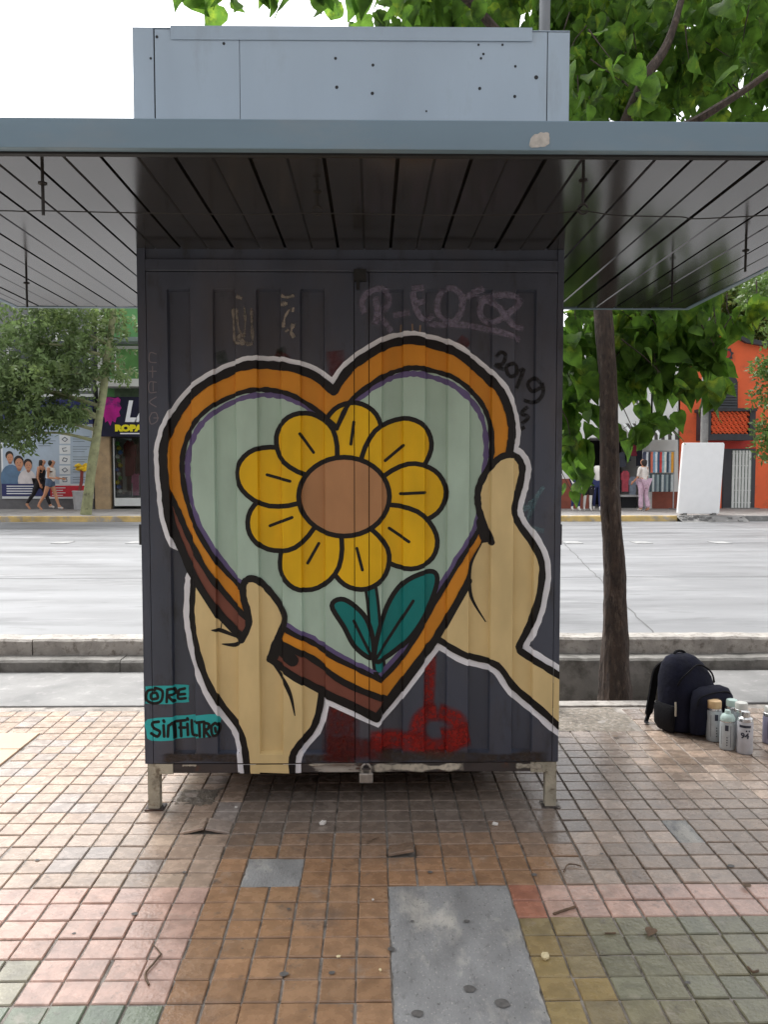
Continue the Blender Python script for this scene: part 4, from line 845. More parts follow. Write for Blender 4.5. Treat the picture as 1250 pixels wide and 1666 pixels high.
disc_print('printed_shirt', shirt_b, 20, 778, 17, 22, .006); disc_print('printed_shirt', shirt_w, 46, 782, 15, 18, .009)
for px, py, r in ((18, 744, 6.5), (33, 753, 8), (48, 757, 7)):
    disc_print('printed_neck', P_('print_skin_shade', (160, 108, 84), .6), px, py + r * 1.1, r * .45, r * .6, .010); disc_print('printed_hair', hairm, px - 1, py - 3, r * .98, r * 1.1, .012); disc_print('printed_face', skin, px, py + 1, r * .8, r * 1.05, .016)
    disc_print('printed_eyes', hairm, px - r * .3, py, r * .1, r * .06, .02, n=8); disc_print('printed_eyes', hairm, px + r * .3, py, r * .1, r * .06, .02, n=8); disc_print('printed_smile', P_('print_lips', (176, 104, 92), .6), px, py + r * .5, r * .3, r * .07, .02, n=10)
for px0, py0, px1, py1 in ((5, 787, 83, 807),): flat('banner_strip_blue', navy, px0, py0, px1, py1, .024)
for k in range(4): flat('print_line', whiteb, 13, 790 + 4 * k, 58 - 3 * (k % 2), 791.6 + 4 * k, .029)
# --- clothes shop with the dark sign
bB = empty('shop', 'clothes shop with a dark purple sign and beige tiled pillar', 'building')
fpart('pillar', beige, bB, 154.5, 690, 182, 828.5, -.15, 1); fpart('upper_wall', greenw, bB, 168.5, 420, 330, 560, 0, 6); fpart('wall', pale, bB, 262, 560, 330, 828, -.05, 6)
fpart('balcony_slab', pale, bB, 168.5, 620, 300, 632, -.7, 0); fpart('canopy_slab', P_('slate', (120, 132, 130), .6), bB, 168.5, 553, 300, 560, -.6, 0)
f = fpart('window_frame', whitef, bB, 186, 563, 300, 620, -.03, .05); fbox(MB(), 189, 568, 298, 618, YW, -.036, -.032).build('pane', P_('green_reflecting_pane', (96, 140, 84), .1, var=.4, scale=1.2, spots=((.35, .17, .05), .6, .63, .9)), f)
fpart('upper_panel', greenw, bB, 168.5, 560, 186, 650, 0, .5); fpart('lower_panel', P_('moss_panel', (92, 112, 88), .7, var=.3), bB, 186, 632, 300, 650, -.02, .5)
for k in range(8): fpart('balcony_rail', grey_w, bB, 172 + 16 * k, 604, 173.2 + 16 * k, 620, -.68, -.64)
sg = fpart('sign', navy2, bB, 170, 648, 310, 711, -.55, -.16)
def sflat(name, m_, px0, py0, px1, py1, off): return fpart(name, m_, sg, px0, py0, px1, py1, -.55 - off - .003, -.55 - off)
x0, z0 = Wp(174, 686, YW); k = YW / F
MB().poly([(x0 + dx * k, z0 + dz * k) for dx, dz in ((0, 8), (2, 20), (1, 30), (6, 36), (14, 37), (22, 35), (27, 37), (31, 33), (29, 26), (32, 20), (28, 14), (30, 7), (24, 5), (22, -3), (17, 0), (14, -8), (10, 0), (6, -3), (5, 5))], YW - .556, YW - .552).build('sign_splash', magenta, sg)
YS = YW - .56
def sign_text(txt, px, py, hpx, m_, wpx=None, shear=0., bold=.0):
    kk = YS / F; x, z = Wp(px, py, YS); text_mesh('sign_lettering', txt, hpx * kk * 1.4, m_, sg, Matrix.Translation((x, YS - .01, z)) @ XZ, .01, bold, shear, wpx * kk if wpx else None)
sign_text('LA', 224, 671, 33, letter_w, 44, .25, .03); sign_text('ROPA FE', 220, 697, 9.5, letter_y, 66, 0, .02)
sflat('sign_underline', letter_w, 204, 705.5, 300, 707.5, .004)
fpart('shop_back_wall', P_('shop_back', (120, 110, 112), .8), bB, 183, 700, 300, 829, 2.0, 2.1); fpart('shop_side', grey_w, bB, 182.2, 712, 184, 829, 0, 2)
fr = fpart('shop_window_frame', whitef, bB, 184.5, 712, 187.5, 822, -.06, .02); fpart('window_plinth', whitef, bB, 187, 810, 262, 823, -.08, .9)
fpart('shop_pane', win, bB, 188, 712, 262, 809, -.02, -.01); fpart('lintel', dark_in, bB, 182.3, 704, 262, 713, -.10, .3)
ORD = ['first', 'second', 'third', 'fourth', 'fifth', 'sixth', 'seventh', 'eighth', 'ninth', 'tenth', 'eleventh', 'twelfth', 'thirteenth']
# goods in the window
garl = [('green', (70, 150, 60)), ('yellow', (220, 200, 40)), ('blue', (60, 120, 200)), ('pale', (220, 220, 215))]
for k in range(12):
    nm, c = garl[k % 4]; x, z = Wp(191 + (k % 3) * 2.2, 722 + 7 * k, YW + .25); o = MB().lathe([(.01, -.08), (.07, -.04), (.08, .0), (.06, .05), (.01, .08)], 8, (x, YW + .25, z)).build('garland_ball', P_('garland_' + nm, c, .5), smooth=True); tag(o, nm + ' garland ball in the shop window, ' + ORD[k] + ' from the top', 'decoration', 'garland balls in the shop window')
def hanging(px, py0, py1, wpx, Y, m_, name, label, cat, group, legs=False, yaw=0.):
    x, z1 = Wp(px, py0, Y); _, z0 = Wp(px, py1, Y); wd = wpx * Y / F / 2; h = z1 - z0
    if legs: out = [(-wd, h), (wd, h), (wd * 1.05, 0), (wd * .15, 0), (0, h * .55), (-wd * .15, 0), (-wd * 1.05, 0)]
    else: out = [(-wd * .35, h), (-wd * .1, h * .95), (wd * .1, h * .95), (wd * .35, h), (wd, h * .86), (wd * 1.05, h * .55), (wd * .8, h * .55), (wd * .78, 0), (-wd * .78, 0), (-wd * .8, h * .55), (-wd * 1.05, h * .55), (-wd, h * .86)]
    o = MB().poly(out, -.05, .05).build(name, m_, bevel=.015); o.location = (x, Y, z0); o.rotation_euler.z = yaw; return tag(o, label, cat, group)
hanging(211, 716, 775, 20, YW + .5, P_('dark_red_cloth', (120, 28, 44), .8, var=.35, scale=14), 'dress', 'dark red patterned dress hanging in the shop window', 'dress', None)
hanging(222, 770, 806, 16, YW + .35, P_('pink_cloth', (224, 120, 160), .8, var=.2, scale=14), 'skirt', 'pink garment low in the shop window', 'garment', None)
hanging(202, 730, 800, 8, YW + .8, P_('pale_cloth', (190, 196, 190), .8), 'dress', 'pale grey dress at the back of the shop window', 'dress', None)
# --- white shop building on the right
bC = empty('shop', 'white rendered shop with dark red base and open front', 'building')
white_r = P_('white_render', (222, 222, 220), .85, var=.05, scale=2); redbase = P_('brick_red_base', (142, 78, 62), .75, var=.2, scale=4)
fpart('wall', white_r, bC, 640, 545, 958, 829.5, 0, 6); fpart('wall', white_r, bC, 1062, 545, 1104, 829.5, 0, 6); fpart('lintel', white_r, bC, 958, 545, 1062, 712, 0, 6); fpart('parapet', white_r, bC, 640, 538, 1104, 545, -.08, 6)
fpart('base_course', redbase, bC, 640, 779, 958, 829.6, -.04, -.001); fpart('base_course', redbase, bC, 1062, 800, 1104, 829.6, -.04, -.001)
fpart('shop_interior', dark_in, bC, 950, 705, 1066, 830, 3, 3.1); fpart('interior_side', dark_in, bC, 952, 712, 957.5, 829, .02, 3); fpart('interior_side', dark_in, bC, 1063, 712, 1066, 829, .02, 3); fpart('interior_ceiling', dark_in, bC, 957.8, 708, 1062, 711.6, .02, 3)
aw = empty('awning'); aw.parent = bC
for k in range(14):
    a, b = 1012 + k * 5.4, 1012 + (k + 1) * 5.4 - .2; x0, z1 = Wp(a, 694, YW); x1, z0 = Wp(b, 713, YW); m_ = whitef if k % 2 == 0 else P_('awning_dark', (70, 66, 62), .8)
    MB().quad((x0, YW - .05, z1 + .1), (x1, YW - .05, z1 + .1), (x1, YW - .9, z0 + .08), (x0, YW - .9, z0 + .08)).quad((x0, YW - .9, z0 + .08), (x1, YW - .9, z0 + .08), (x1, YW - .92, z0 - .08), (x0, YW - .92, z0 - .08)).build('awning_stripe', m_, aw, fix=False)
for px, py0, py1, c, l in ((1022, 720, 750, (60, 62, 84), 'slate jacket'), (1032, 716, 742, (150, 50, 70), 'raspberry top'), (1042, 722, 758, (44, 46, 60), 'charcoal coat'), (1018, 765, 800, (206, 90, 104), 'coral top'), (1030, 775, 806, (150, 160, 176), 'blue grey shirt'), (1014, 735, 760, (80, 84, 96), 'grey vest'), (1052, 760, 800, (92, 88, 98), 'dark blouse')):
    hanging(px, py0, py1, 13, YW + .8, P_('goods_' + l.replace(' ', '_'), c, .8, var=.2, scale=10), 'garment', l + ' hanging inside the open shop front', 'garment', 'clothes inside the shop')
fpart('display_table', P_('table_white', (190, 190, 188), .6), bC, 1016, 806, 1046, 809, .3, 1.2); fpart('display_table_base', dark_in, bC, 1019, 809, 1043, 828, .4, 1.1)
# clothes rack outside
YR = YW - .55; rack = empty('clothes_rack', 'metal clothes rack with two rows of garments outside the white shop', 'rack')
rm = P_('rack_chrome', (176, 178, 182), .3, metal=.7)
for py in (734, 771):
    a, b = Wp(1047, py, YR), Wp(1098, py, YR); MB().tube([(a[0], YR, a[1]), (b[0], YR, b[1])], .018, 6).build('rail', rm, rack, smooth=True)
for px in (1047, 1098):
    a = Wp(px, 733, YR); MB().tube([(a[0], YR, a[1]), (a[0], YR, ZF + .02)], .02, 6).build('upright', rm, rack, smooth=True); MB().box(a[0] - .03, a[0] + .03, YR - .3, YR + .3, ZF + .002, ZF + .03).build('foot', rm, rack)
cols = [(60, 64, 84), (208, 212, 216), (60, 60, 70), (222, 120, 96), (120, 160, 190), (222, 224, 226), (60, 90, 120), (214, 70, 66), (150, 190, 200), (232, 228, 220), (50, 70, 90), (170, 180, 190), (222, 160, 60)]
for k, c in enumerate(cols): hanging(1050 + 3.7 * k, 735, 769, 10, YR, P_('shirt_%d' % k, c, .8, var=.12, scale=12), 'shirt', 'shirt on the upper rail of the outdoor rack, ' + ORD[k] + ' from the left', 'shirt', 'shirts on the rack', yaw=math.radians(62))
for k in range(12): hanging(1052 + 3.8 * k, 772, 800, 9, YR, P_('trouser_%d' % (k % 4), ((90, 104, 112), (150, 164, 166), (70, 84, 90), (190, 198, 198))[k % 4], .8, var=.12, scale=12), 'trousers', 'trousers on the lower rail of the outdoor rack, ' + ORD[k] + ' from the left', 'trousers', 'trousers on the rack', True, yaw=math.radians(62))
# --- orange house
bD = empty('house', 'orange two storey house with scalloped dark cornice and lattice balcony', 'house')
orange_w = P_('orange_render', (232, 104, 62), .8, var=.08, scale=2, spots=((.62, .12, .05), .55, .7, 3)); slate = P_('dark_slate_trim', (56, 56, 62), .6, var=.15); red_w = P_('deep_red_render', (176, 54, 44), .8, var=.1)
par = [(1104.5, 829.5), (1104.5, 585), (1120, 565), (1150, 556), (1165, 545), (1178, 538), (1186, 537), (1196, 541), (1204, 552), (1212, 557), (1240, 562), (1290, 572), (1330, 590), (1360, 600), (1360, 829.5)]
P2 = [Wp(a, b, YW) for a, b in par]; MB().poly(P2, YW, YW + 6).build('wall', orange_w, bD)
cor = [(1104.5, 585), (1120, 565), (1150, 556), (1165, 545), (1178, 538), (1186, 537), (1196, 541), (1204, 552), (1212, 557), (1240, 562), (1290, 572), (1330, 590), (1360, 600)]
up_ = [Wp(a, b - 6, YW) for a, b in cor]; dn_ = [Wp(a, b + 1.5, YW) for a, b in cor]
MB().poly(up_ + dn_[::-1], YW - .16, YW - .002).build('cornice', slate, bD)
MB().poly([Wp(a, b, YW) for a, b in ((1200, 829.7), (1200, 716), (1360, 716), (1360, 829.7))], YW - .012, YW - .002).build('lower_wall_band', orange_w, bD)
fpart('door_surround', red_w, bD, 1142, 712, 1230, 730, -.03, -.014)
x, z = Wp(1182, 577, YW); k = YW / F
star = [(x + (12 if q % 2 == 0 else 8.8) * k * math.cos(a), z + (12 if q % 2 == 0 else 8.8) * k * math.sin(a)) for q, a in [(q, 2 * math.pi * q / 16 + .2) for q in range(16)]]
orn = MB().poly(star, YW - .06, YW - .002).build('star_ornament', slate, bD); MB().poly([(x + 6.4 * k * math.cos(2 * math.pi * q / 12), z + 6.4 * k * math.sin(2 * math.pi * q / 12)) for q in range(12)], YW - .075, YW - .061).build('ornament_centre', red_w, orn)
x, z = Wp(1182, 548, YW); MB().poly([(x + 5 * k * math.cos(2 * math.pi * q / 12), z + 5 * k * math.sin(2 * math.pi * q / 12)) for q in range(12)], YW - .20, YW - .162).build('cornice_boss', orange_w, bD)
# arched window
arch = [(1157, 668), (1157, 622)] + [(1179 + 22 * -math.cos(a), 622 - 13 * math.sin(a)) for a in [math.pi * q / 8 for q in range(1, 8)]] + [(1201, 622), (1201, 668)]
wn = MB().poly([Wp(*p, YW) for p in arch], YW - .02, YW - .004).build('arched_window', slate, bD)
for q in range(9): fbox(MB(), 1159, 626 + 4.4 * q, 1199, 628.6 + 4.4 * q, YW, -.06, -.022).build('louvre', P_('louvre_grey', (74, 78, 84), .5), wn)
# balcony with lattice
bal = empty('balcony'); bal.parent = bD
YB = YW - .8
fbox(MB(), 1147, 664, 1232, 669, YB, -.05, .79).build('balcony_top_rail', slate, bal); fbox(MB(), 1150, 706, 1230, 716, YB, 0, .79).build('balcony_floor', slate, bal)
for a, b in ((1150, 1157.5), (1222, 1230)): fbox(MB(), a, 669, b, 706, YB, 0, .75).build('balcony_pier', slate, bal)
fbox(MB(), 1157.6, 669.2, 1221.9, 705.8, YB, .2, .22).build('lattice_shade_sheet', P_('lattice_shadow', (44, 24, 22), .8), bal)  # dark sheet, shade behind the lattice put into its colour
for r_ in range(6):
    for c_ in range(9 if r_ % 2 == 0 else 8):
        cx, cy = 1161 + 7.2 * c_ + (3.6 if r_ % 2 else 0), 672.5 + 6 * r_; x, z = Wp(cx, cy, YB); t = MB()
        for s_ in (-1, 1): t.tube([(x - 3.7 * k, YB + .08 + .02 * s_, z - s_ * 3.1 * k), (x + 3.7 * k, YB + .08 + .02 * s_, z + s_ * 3.1 * k)], .03, 4)
        t.build('lattice_piece', orange_w, bal)
# door with iron grille
dr = fpart('door', P_('door_dark', (58, 60, 66), .5, var=.1), bD, 1177, 729, 1228, 829, -.02, -.004); fpart('door_leaf', slate, dr, 1178, 733, 1189, 829, -.045, -.021)
dg = fpart('door_glass', P_('door_frosted', (134, 148, 140), .3, var=.25, scale=6), dr, 1191, 733, 1221, 826, -.04, -.021)
for q in range(6): fpart('grille_bar', whitef, dr, 1192 + 5.2 * q, 733, 1193.1 + 5.2 * q, 826, -.07, -.045)
for q in range(5): fpart('grille_bar', whitef, dr, 1191, 737 + 20 * q, 1221, 738.2 + 20 * q, -.072, -.044)
fpart('doorstep', concrete, bD, 1176, 826, 1230, 829.6, -.3, -.02)
# downpipe-like grey pole before the house
p = pZ(1144, 836, ZF); pole = empty('utility_pole', 'pale grey concrete pole in front of the orange house', 'pole', loc=(p.x, p.y, ZF)); MB().tube([(0, 0, 0), (0, 0, 5.6)], [.12, .085], 10).build('shaft', concrete, pole, smooth=True); MB().tube([(0, 0, 3.3), (0, 0, 3.38)], [.112, .112], 10).build('clamp', rm, pole)
MB().tube([(-.4, 0, 5.2), (.4, 0, 5.2)], .04, 6).build('crossarm', concrete, pole)
# white blank panel
pw_ = pZ(1138, 838, ZF); YP = pw_.y + .05
pnl = empty('advertising_panel', 'large blank white panel leaning slightly before the orange house', 'panel', loc=(pw_.x, YP, ZF))
kk = YP / F; pc = [(-36, 3.2), (-34.5, 2), (31, 2), (32.6, 3.4), (38.5, 115), (37.8, 117), (36, 118), (-26, 118), (-28.4, 117), (-29.3, 114.5)]
MB().poly([((a + 1) * kk, b * kk) for a, b in pc], -.06, .06).build('board', P_('panel_white', (238, 238, 238), .45, var=.02), pnl, bevel=.01)
for a in (-24, 24): MB().box(a * kk - .04, a * kk + .04, -.15, .15, .002, .06).build('foot', concrete, pnl)

# ------------------------------------------------------------------ figures
def skinned(name, nodes, edges, mats_, parent, sub=2, root=0):
    me = bpy.data.meshes.new(name); keys = list(nodes); ix = {k: i for i, k in enumerate(keys)}
    me.from_pydata([nodes[k][:3] for k in keys], [(ix[a], ix[b]) for a, b in edges], []); o = bpy.data.objects.new(name, me); COL.objects.link(o)
    sm = o.modifiers.new('s', 'SKIN'); sm.use_smooth_shade = True
    for i, k in enumerate(keys):
        v = me.skin_vertices[0].data[i]; r = nodes[k][3]; v.radius = r if hasattr(r, '__len__') else (r, r); v.use_root = i == root
    ss = o.modifiers.new('u', 'SUBSURF'); ss.levels = ss.render_levels = sub
    dg_ = bpy.context.evaluated_depsgraph_get(); m2 = bpy.data.meshes.new_from_object(o.evaluated_get(dg_)); bpy.data.objects.remove(o)
    m2.materials.clear(); m2.materials.append(mats_)
    for p in m2.polygons: p.use_smooth = True
    r = bpy.data.objects.new(name, m2); COL.objects.link(r); r.parent = parent; return r
def figure(name, label, cat, loc, rz, H, stride=.0, arms=((0, 0), (0, 0)), lean=0., skin_m=None, clothes=(), hair=None, head=True, group=None):
    """Faces +x. arms: (upper-arm swing, elbow bend) in degrees for left (+y) and right."""
    root = empty(name, label, cat, group, loc, rz); s = H / 1.65; N = {}; E_ = []
    ln = lambda z: math.sin(math.radians(lean)) * max(0, z - .92)
    def nd(k, x, y, z, r): N[k] = ((x + ln(z)) * s, y * s, z * s, tuple(q * s for q in r) if hasattr(r, '__len__') else r * s); return k
    nd('pelvis', 0, 0, .92, (.115, .155)); nd('waist', .01, 0, 1.05, (.085, .115)); nd('chest', .0, 0, 1.22, (.10, .145)); nd('collar', -.01, 0, 1.35, (.06, .10)); nd('neck', -.005, 0, 1.42, .046)
    E_ += [('pelvis', 'waist'), ('waist', 'chest'), ('chest', 'collar'), ('collar', 'neck')]
    if head:
        nd('jaw', .02, 0, 1.475, (.062, .055)); nd('skull', .0, 0, 1.555, (.092, .074)); nd('crown', -.005, 0, 1.62, (.05, .045)); nd('nose', .105, 0, 1.535, .010)
        E_ += [('neck', 'jaw'), ('jaw', 'skull'), ('skull', 'crown'), ('skull', 'nose')]
    for sd, q in ((1, 0), (-1, 1)):
        t = 'L' if sd > 0 else 'R'; a, b = [math.radians(v) for v in arms[q]]
        nd('sh' + t, -.01, sd * .165, 1.335, .048); ex, ez = math.sin(a) * .28, -math.cos(a) * .28; nd('el' + t, -.01 + ex, sd * .205, 1.335 + ez, .036)
        fx, fz = math.sin(a + b) * .24, -math.cos(a + b) * .24; nd('wr' + t, -.01 + ex + fx, sd * .205, 1.335 + ez + fz, .024); d = Vector((math.sin(a + b), 0, -math.cos(a + b)))
        wv = Vector((-.01 + ex + fx, sd * .205, 1.335 + ez + fz)); pv = wv + d * .055; nd('pa' + t, *pv, (.018, .034)); E_ += [('collar', 'sh' + t), ('sh' + t, 'el' + t), ('el' + t, 'wr' + t), ('wr' + t, 'pa' + t)]
        across = Vector((d.z, 0, -d.x))
        for f_, (off, lf) in enumerate(((-.03, .06), (-.010, .075), (.010, .07), (.028, .055))):
            b_ = pv + across * off + d * .03; c_ = b_ + d * lf - Vector((0, sd * .02, 0)); nd('f%d%s' % (f_, t), *b_, .0095); nd('g%d%s' % (f_, t), *c_, .008); E_ += [('pa' + t, 'f%d%s' % (f_, t)), ('f%d%s' % (f_, t), 'g%d%s' % (f_, t))]
        th = wv + d * .03 - across * .045; nd('th' + t, *th, .011); nd('tt' + t, *(th + d * .04 - across * .012), .009); E_ += [('pa' + t, 'th' + t), ('th' + t, 'tt' + t)]
        g = math.radians(stride * sd); kb = math.radians(-14 if sd * stride < 0 else -4) if stride else 0
        nd('hip' + t, 0, sd * .085, .88, .088); kx_, kz = math.sin(g) * .41, -math.cos(g) * .41; nd('kn' + t, kx_, sd * .085, .88 + kz, .054); ax, az = kx_ + math.sin(g + kb) * .40, .88 + kz - math.cos(g + kb) * .40
        nd('mt' + t, kx_ * .42, sd * .087, .88 + kz * .42, .078); nd('ca' + t, kx_ * .7 + ax * .3 - .012, sd * .085, (.88 + kz) * .7 + az * .3, .052); nd('an' + t, ax, sd * .085, max(az, .075), .034); nd('he' + t, ax - .03, sd * .085, max(az, .075) - .045, .03); nd('to' + t, ax + .13, sd * .092, max(az - .055, .022) if sd * stride >= 0 else .022, (.02, .036))
        E_ += [('pelvis', 'hip' + t), ('hip' + t, 'mt' + t), ('mt' + t, 'kn' + t), ('kn' + t, 'ca' + t), ('ca' + t, 'an' + t), ('an' + t, 'he' + t), ('an' + t, 'to' + t)]
    skinned('body', N, E_, skin_m or skin, root)
    for nm, m_, sub_e, mul in clothes:
        ks = [e for e in E_ if e in sub_e or e[::-1] in sub_e]; used = []
        for e in ks: used += [q for q in e if q not in used]
        n2 = {q: (*N[q][:3], tuple(v * (mul.get(q, mul['*']) if isinstance(mul, dict) else mul) for v in (N[q][3] if hasattr(N[q][3], '__len__') else (N[q][3],) * 2))) for q in used}
        skinned(nm, n2, ks, m_, root)
    if hair and head:
        n2 = {'a': (N['skull'][0] - .02 * s, 0, 1.60 * s, .098 * s), 'b': (N['skull'][0] - .05 * s, 0, 1.53 * s, .095 * s), 'c': (N['skull'][0] - .085 * s, 0, (1.50 - hair) * s, .065 * s)}
        skinned('hair', n2, [('a', 'b'), ('b', 'c')], hairm, root)
    if head:
        for y in (-.03, .03):
            t = MB().lathe([(.001, -.006), (.007, 0), (.001, .006)], 8, (N['skull'][0] + .088 * s, y * s, 1.558 * s)); t.build('eye', hairm, root)
        MB().tube([(N['jaw'][0] + .068 * s, -.022 * s, 1.492 * s), (N['jaw'][0] + .072 * s, 0, 1.49 * s), (N['jaw'][0] + .068 * s, .022 * s, 1.492 * s)], .005, 5).build('mouth', P_('lips', (150, 70, 66), .5), root)
    return root
LEG = [(a + t, b + t) for t in 'LR' for a, b in (('hip', 'mt'), ('mt', 'kn'), ('kn', 'ca'), ('ca', 'an'))] + [('pelvis', 'hipL'), ('pelvis', 'hipR')]
SHORT = [('pelvis', 'hipL'), ('pelvis', 'hipR'), ('waist', 'pelvis'), ('hipL', 'mtL'), ('hipR', 'mtR')]; TORSO = [('pelvis', 'waist'), ('waist', 'chest'), ('chest', 'collar')]; SLEEVE = [('collar', 'shL'), ('collar', 'shR'), ('shL', 'elL'), ('shR', 'elR')]; SHOE = [('anL', 'heL'), ('anL', 'toL'), ('anR', 'heR'), ('anR', 'toR')]
blackc = P_('black_cloth', (28, 24, 28), .8, var=.2, scale=20); denim = P_('denim_cloth', (84, 100, 124), .8, var=.2, scale=20); whitec = P_('white_cloth', (222, 216, 210), .8, var=.08, scale=20); lilac = P_('lilac_cloth', (198, 168, 186), .8, var=.2, scale=14); jean = P_('dark_jeans', (40, 48, 92), .8, var=.15, scale=20); shoe_w = P_('pale_shoe', (206, 196, 190), .6); mann = P_('mannequin_white', (216, 214, 210), .4, var=.03)
def feet(px, py): p = pZ(px, py, ZF); return (p.x, p.y, ZF + .001)
figure('person', 'walking person in black sleeveless top and black trousers, before the banner', 'person', feet(65, 829.6), math.radians(-8), 1.62, 24, ((-6, 10), (8, 16)), 12, clothes=(('tank_top', blackc, TORSO, 1.2), ('trousers', blackc, LEG, 1.2), ('shoes', shoe_w, SHOE, 1.12)), hair=.16)
figure('person', 'walking person in white top and denim shorts holding a phone forward', 'person', feet(82, 830.6), math.radians(-5), 1.60, 20, ((10, 70), (6, 78)), 8, clothes=(('top', whitec, TORSO + SLEEVE[:2], 1.2), ('shorts', denim, SHORT + [], 1.25), ('shoes', shoe_w, SHOE, 1.15)), hair=.08)
ph = feet(82, 830.6); tag(MB().box(ph[0] + .46, ph[0] + .60, ph[1] - .22, ph[1] - .14, ZF + 1.02, ZF + 1.035).build('phone', blackc, bevel=.004), 'dark phone held by the person in denim shorts', 'phone')
figure('person', 'standing person in white top and lilac wide trousers beside the rack', 'person', feet(1047, 831.5), math.radians(115), 1.62, 3, ((8, 45), (12, 60)), 3, clothes=(('top', whitec, TORSO + SLEEVE, 1.12), ('trousers', lilac, LEG, {'*': 1.25, 'anL': 2.3, 'anR': 2.3, 'caL': 1.5, 'caR': 1.5}), ('shoes', shoe_w, SHOE, 1.1)), hair=.12)
figure('mannequin', 'headless mannequin in white shirt and dark jeans, leftmost of three', 'mannequin', feet(938, 831), math.radians(-80), 1.62, 2, ((5, 40), (5, 40)), 0, mann, (('shirt', whitec, TORSO + SLEEVE, 1.13), ('jeans', jean, LEG, 1.1)), None, False, 'mannequins outside the white shop')
figure('mannequin', 'headless mannequin in a long black dress, middle of three', 'mannequin', feet(957, 831), math.radians(-90), 1.62, 2, ((0, 5), (0, 5)), 0, mann, (('dress', blackc, TORSO + [('pelvis', 'hipL'), ('pelvis', 'hipR'), ('hipL', 'mtL'), ('hipR', 'mtR'), ('mtL', 'knL'), ('mtR', 'knR')], {'*': 1.14, 'mtL': 1.4, 'mtR': 1.4, 'knL': 1.9, 'knR': 1.9, 'hipL': 1.2, 'hipR': 1.2}),), None, False, 'mannequins outside the white shop')
figure('mannequin', 'headless mannequin in white printed tee and blue jeans, nearest the tree trunk', 'mannequin', feet(972, 831), math.radians(-100), 1.62, 4, ((4, 10), (4, 10)), 0, mann, (('tee', whitec, TORSO + SLEEVE, 1.13), ('jeans', jean, LEG, 1.12)), None, False, 'mannequins outside the white shop')
x, z = Wp(941, 778, YW - 1.2); tag(MB().box(x - .15, x + .15, YW - 1.24, YW - 1.215, z - .13, z + .13).build('price_card', whiteb, bevel=.004), 'white card held in front of the leftmost mannequin', 'card')
# planter with yellow bloom next to the leaning trunk
pl_ = pZ(127, 829, ZF); plant = empty('planter', 'pale tapered planter with red stem and yellow bloom beside the leaning trunk', 'planter', loc=(pl_.x, pl_.y, ZF))
MB().lathe([(.12, 0), (.13, .02), (.17, .55), (.19, .58), (.17, .6)], 14).build('pot', P_('planter_pale', (186, 186, 188), .6), plant, smooth=True); MB().tube([(.05, 0, .58), (.12, .0, .9), (.14, 0, 1.25)], .05, 6).build('stem', P_('planter_red', (140, 60, 56), .7, var=.3, scale=20), plant, smooth=True)
for q in range(9): a = 2 * math.pi * q / 9; MB().lathe([(.01, -.05), (.09, -.02), (.09, .03), (.02, .07)], 8, (.14 + .14 * math.cos(a), .1 * math.sin(a), 1.33 + .08 * math.sin(a * 2))).build('bloom', P_('planter_yellow', (230, 190, 30), .6), plant, smooth=True)

# ------------------------------------------------------------------ far trees
fleaf = mat('fine_leaf', (.14, .205, .075), .5, var=.45, scale=1.2, trans=.45, spots=[((.28, .36, .12), .52, .68, 1.1), ((.06, .10, .045), .56, .7, 2.2)])
fleaf2 = mat('far_leaf', (.10, .17, .04), .5, var=.4, scale=1.2, trans=.45, spots=((.20, .27, .06), .55, .7, 1.4))
pbark = mat('pale_green_bark', (.27, .28, .15), .85, var=.25, scale=6, bump=.3, bscale=20, spots=((.11, .10, .06), .56, .68, 5))
def sprig(t, p, rr, L, n, down, lw, ll):
    d = Vector((rr.gauss(0, 1), rr.gauss(0, 1), -down + rr.gauss(0, .4))).normalized(); q = p.copy()
    for k in range(n):
        q = q + d * L / n; d = (d + Vector((rr.gauss(0, .15), rr.gauss(0, .15), -.12))).normalized()
        for s_ in (-1, 1):
            u = (d.cross(Vector((rr.gauss(0, 1), rr.gauss(0, 1), rr.gauss(0, 1)))).normalized() + d * .6).normalized(); w_ = u.cross(Vector((rr.gauss(0, 1), rr.gauss(0, 1), rr.gauss(0, 1)))).normalized() * lw
            l_ = ll * rr.uniform(.7, 1.3); t.quad(q, q + u * l_ * .45 + w_, q + u * l_, q + u * l_ * .45 - w_)
def far_tree(name, label, base, tr_pts, r0, blobs, m_, bk, n_each, L=.5, n=5, down=.4, lw=.035, ll=.16, seed=1, group=None):
    root = empty(name, label, 'tree', group, base); rr = random.Random(seed); B = Vector(base)
    P = crom([Vector(p) - B for p in tr_pts], 5); tk_ = MB().tube(P, [r0 * (1 - .55 * k / len(P)) for k in range(len(P))], 10, wob=.2).build('trunk', bk, root, smooth=True)
    t = MB()
    for c, rad, wgt in blobs:
        c = Vector(c) - B; j = min(range(len(P)), key=lambda k: (P[k] - c).length + (0 if k > len(P) // 3 else 9)); mid = P[j].lerp(c, .5) + Vector((0, 0, .15))
        MB().tube(crom([P[j], mid, c], 4), [r0 * .4 * (1 - .1 * q) for q in range(9)], 6).build('limb', bk, tk_, smooth=True)
        for _ in range(int(n_each * wgt)):
            while True:
                v = Vector((rr.uniform(-1, 1), rr.uniform(-1, 1), rr.uniform(-1, 1)))
                if .25 < v.length < 1: break
            sprig(t, c + Vector((v.x * rad[0], v.y * rad[1], v.z * rad[2])), rr, L, n, down, lw, ll)
    t.build('crown', m_, root, fix=False); return root
YT = yF + .8; bl = lambda px, py, Y, rx, rz_, wgt=1, ry=None: (tuple(pY(px, py, Y)), (rx, ry or rx, rz_), wgt)
b = (pY(140, 832, YT).x, YT, ZF)
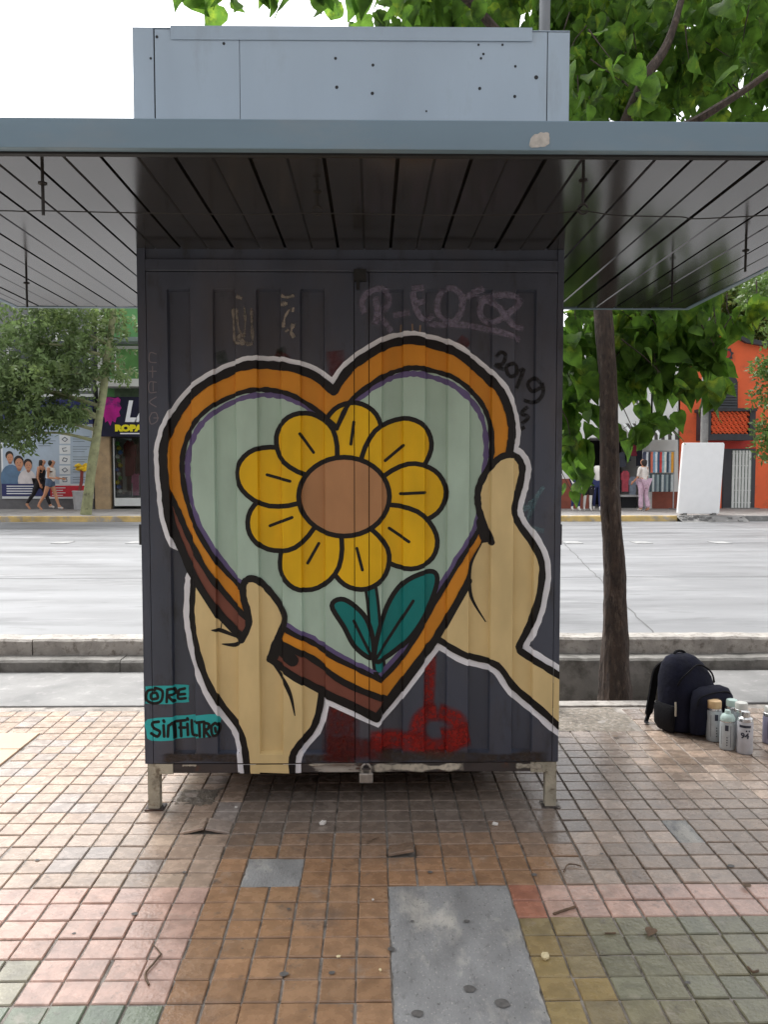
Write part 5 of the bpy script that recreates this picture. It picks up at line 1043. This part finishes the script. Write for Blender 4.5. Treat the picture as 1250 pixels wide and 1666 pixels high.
far_tree('leaning_tree', 'feathery tree with pale green leaning trunk before the banner', b, [b, tuple(pY(146, 780, YT)), tuple(pY(158, 700, YT)), tuple(pY(172, 600, YT)), tuple(pY(184, 505, YT)), tuple(pY(188, 420, YT))], .15,
    [bl(25, 560, YT - .6, 1.0, .8, 1.0), bl(90, 540, YT, 1.1, .7, .9), bl(60, 610, YT - .8, 1.2, .6, 1.0), bl(5, 630, YT - .6, 1.0, .7, 1.0), bl(10, 685, YT - .9, .9, .4, .65), bl(70, 672, YT - .8, .9, .35, .55), bl(118, 668, YT - .4, .6, .28, .25), bl(150, 560, YT - .3, .8, .5, .3), bl(195, 600, YT - .2, .5, .2, .12), bl(110, 600, YT - .5, .8, .4, .5), bl(-70, 620, YT - .5, 1.4, 1.1, 1.2), bl(28, 708, YT - 1.0, .6, .2, .16), bl(130, 500, YT, 1.4, .7, .7), bl(40, 470, YT, 1.7, .8, .9), bl(190, 520, YT, .7, .4, .22)], fleaf, pbark, 190, L=.42, seed=4)
b = (pY(1330, 832, YT).x, YT, ZF)
far_tree('pavement_tree', 'leafy tree at the right edge reaching over the orange house', b, [b, tuple(pY(1320, 700, YT)), tuple(pY(1315, 560, YT)), tuple(pY(1310, 430, YT))], .14,
    [bl(1285, 620, YT - .3, .8, .7), bl(1275, 720, YT - .4, .55, .4, .6), bl(1262, 590, YT - .3, .5, .3, .35), bl(1260, 690, YT - .3, .4, .3, .3), bl(1320, 540, YT, 1.2, .9), bl(1300, 460, YT, 1.5, .9), bl(1250, 470, YT, .7, .35, .4)], fleaf2, pbark, 170, seed=8)
yb = YW + 9; b = pY(1195, 800, yb); b = (b.x, yb, ZF)
far_tree('backyard_tree', 'bright green tree rising behind the orange house roof', b, [b, tuple(pY(1195, 600, yb)), tuple(pY(1200, 470, yb)), tuple(pY(1205, 380, yb))], .2,
    [bl(1180, 510, yb, 1.6, 1.0), bl(1235, 500, yb, 1.8, 1.1), bl(1270, 540, yb, 1.5, .8), bl(1210, 450, yb, 2.2, 1.2), bl(1120, 480, yb, 1.6, 1.0), bl(1150, 530, yb, 1.2, .6, .6)], fleaf2, bark, 260, L=.7, ll=.24, lw=.06, seed=9)
yb = YW + 9; b = pY(185, 800, yb); b = (b.x, yb, ZF)

# ================================================================== BUILDING ROW BEHIND THE VIEWPOINT (added out of view to shade the pavement)
shade_row = empty('building', 'added unseen shop row behind the viewpoint, shading the near pavement', 'building')
MB().box(-22, 22, -11, -7.2, -.1, 6.2).build('wall', P_('dark_brick', (104, 84, 74), .85, var=.2, scale=3), shade_row)
for k in range(8):
    x = -14 + 4 * k; f = MB().box(x - 1.3, x + 1.3, -7.2 + .002, -7.16, .3, 2.6).build('window', whitef, shade_row); MB().box(x - 1.2, x + 1.2, -7.158, -7.155, .4, 2.5).build('pane', P_('dark_pane', (52, 60, 66), .12, var=.2), f)
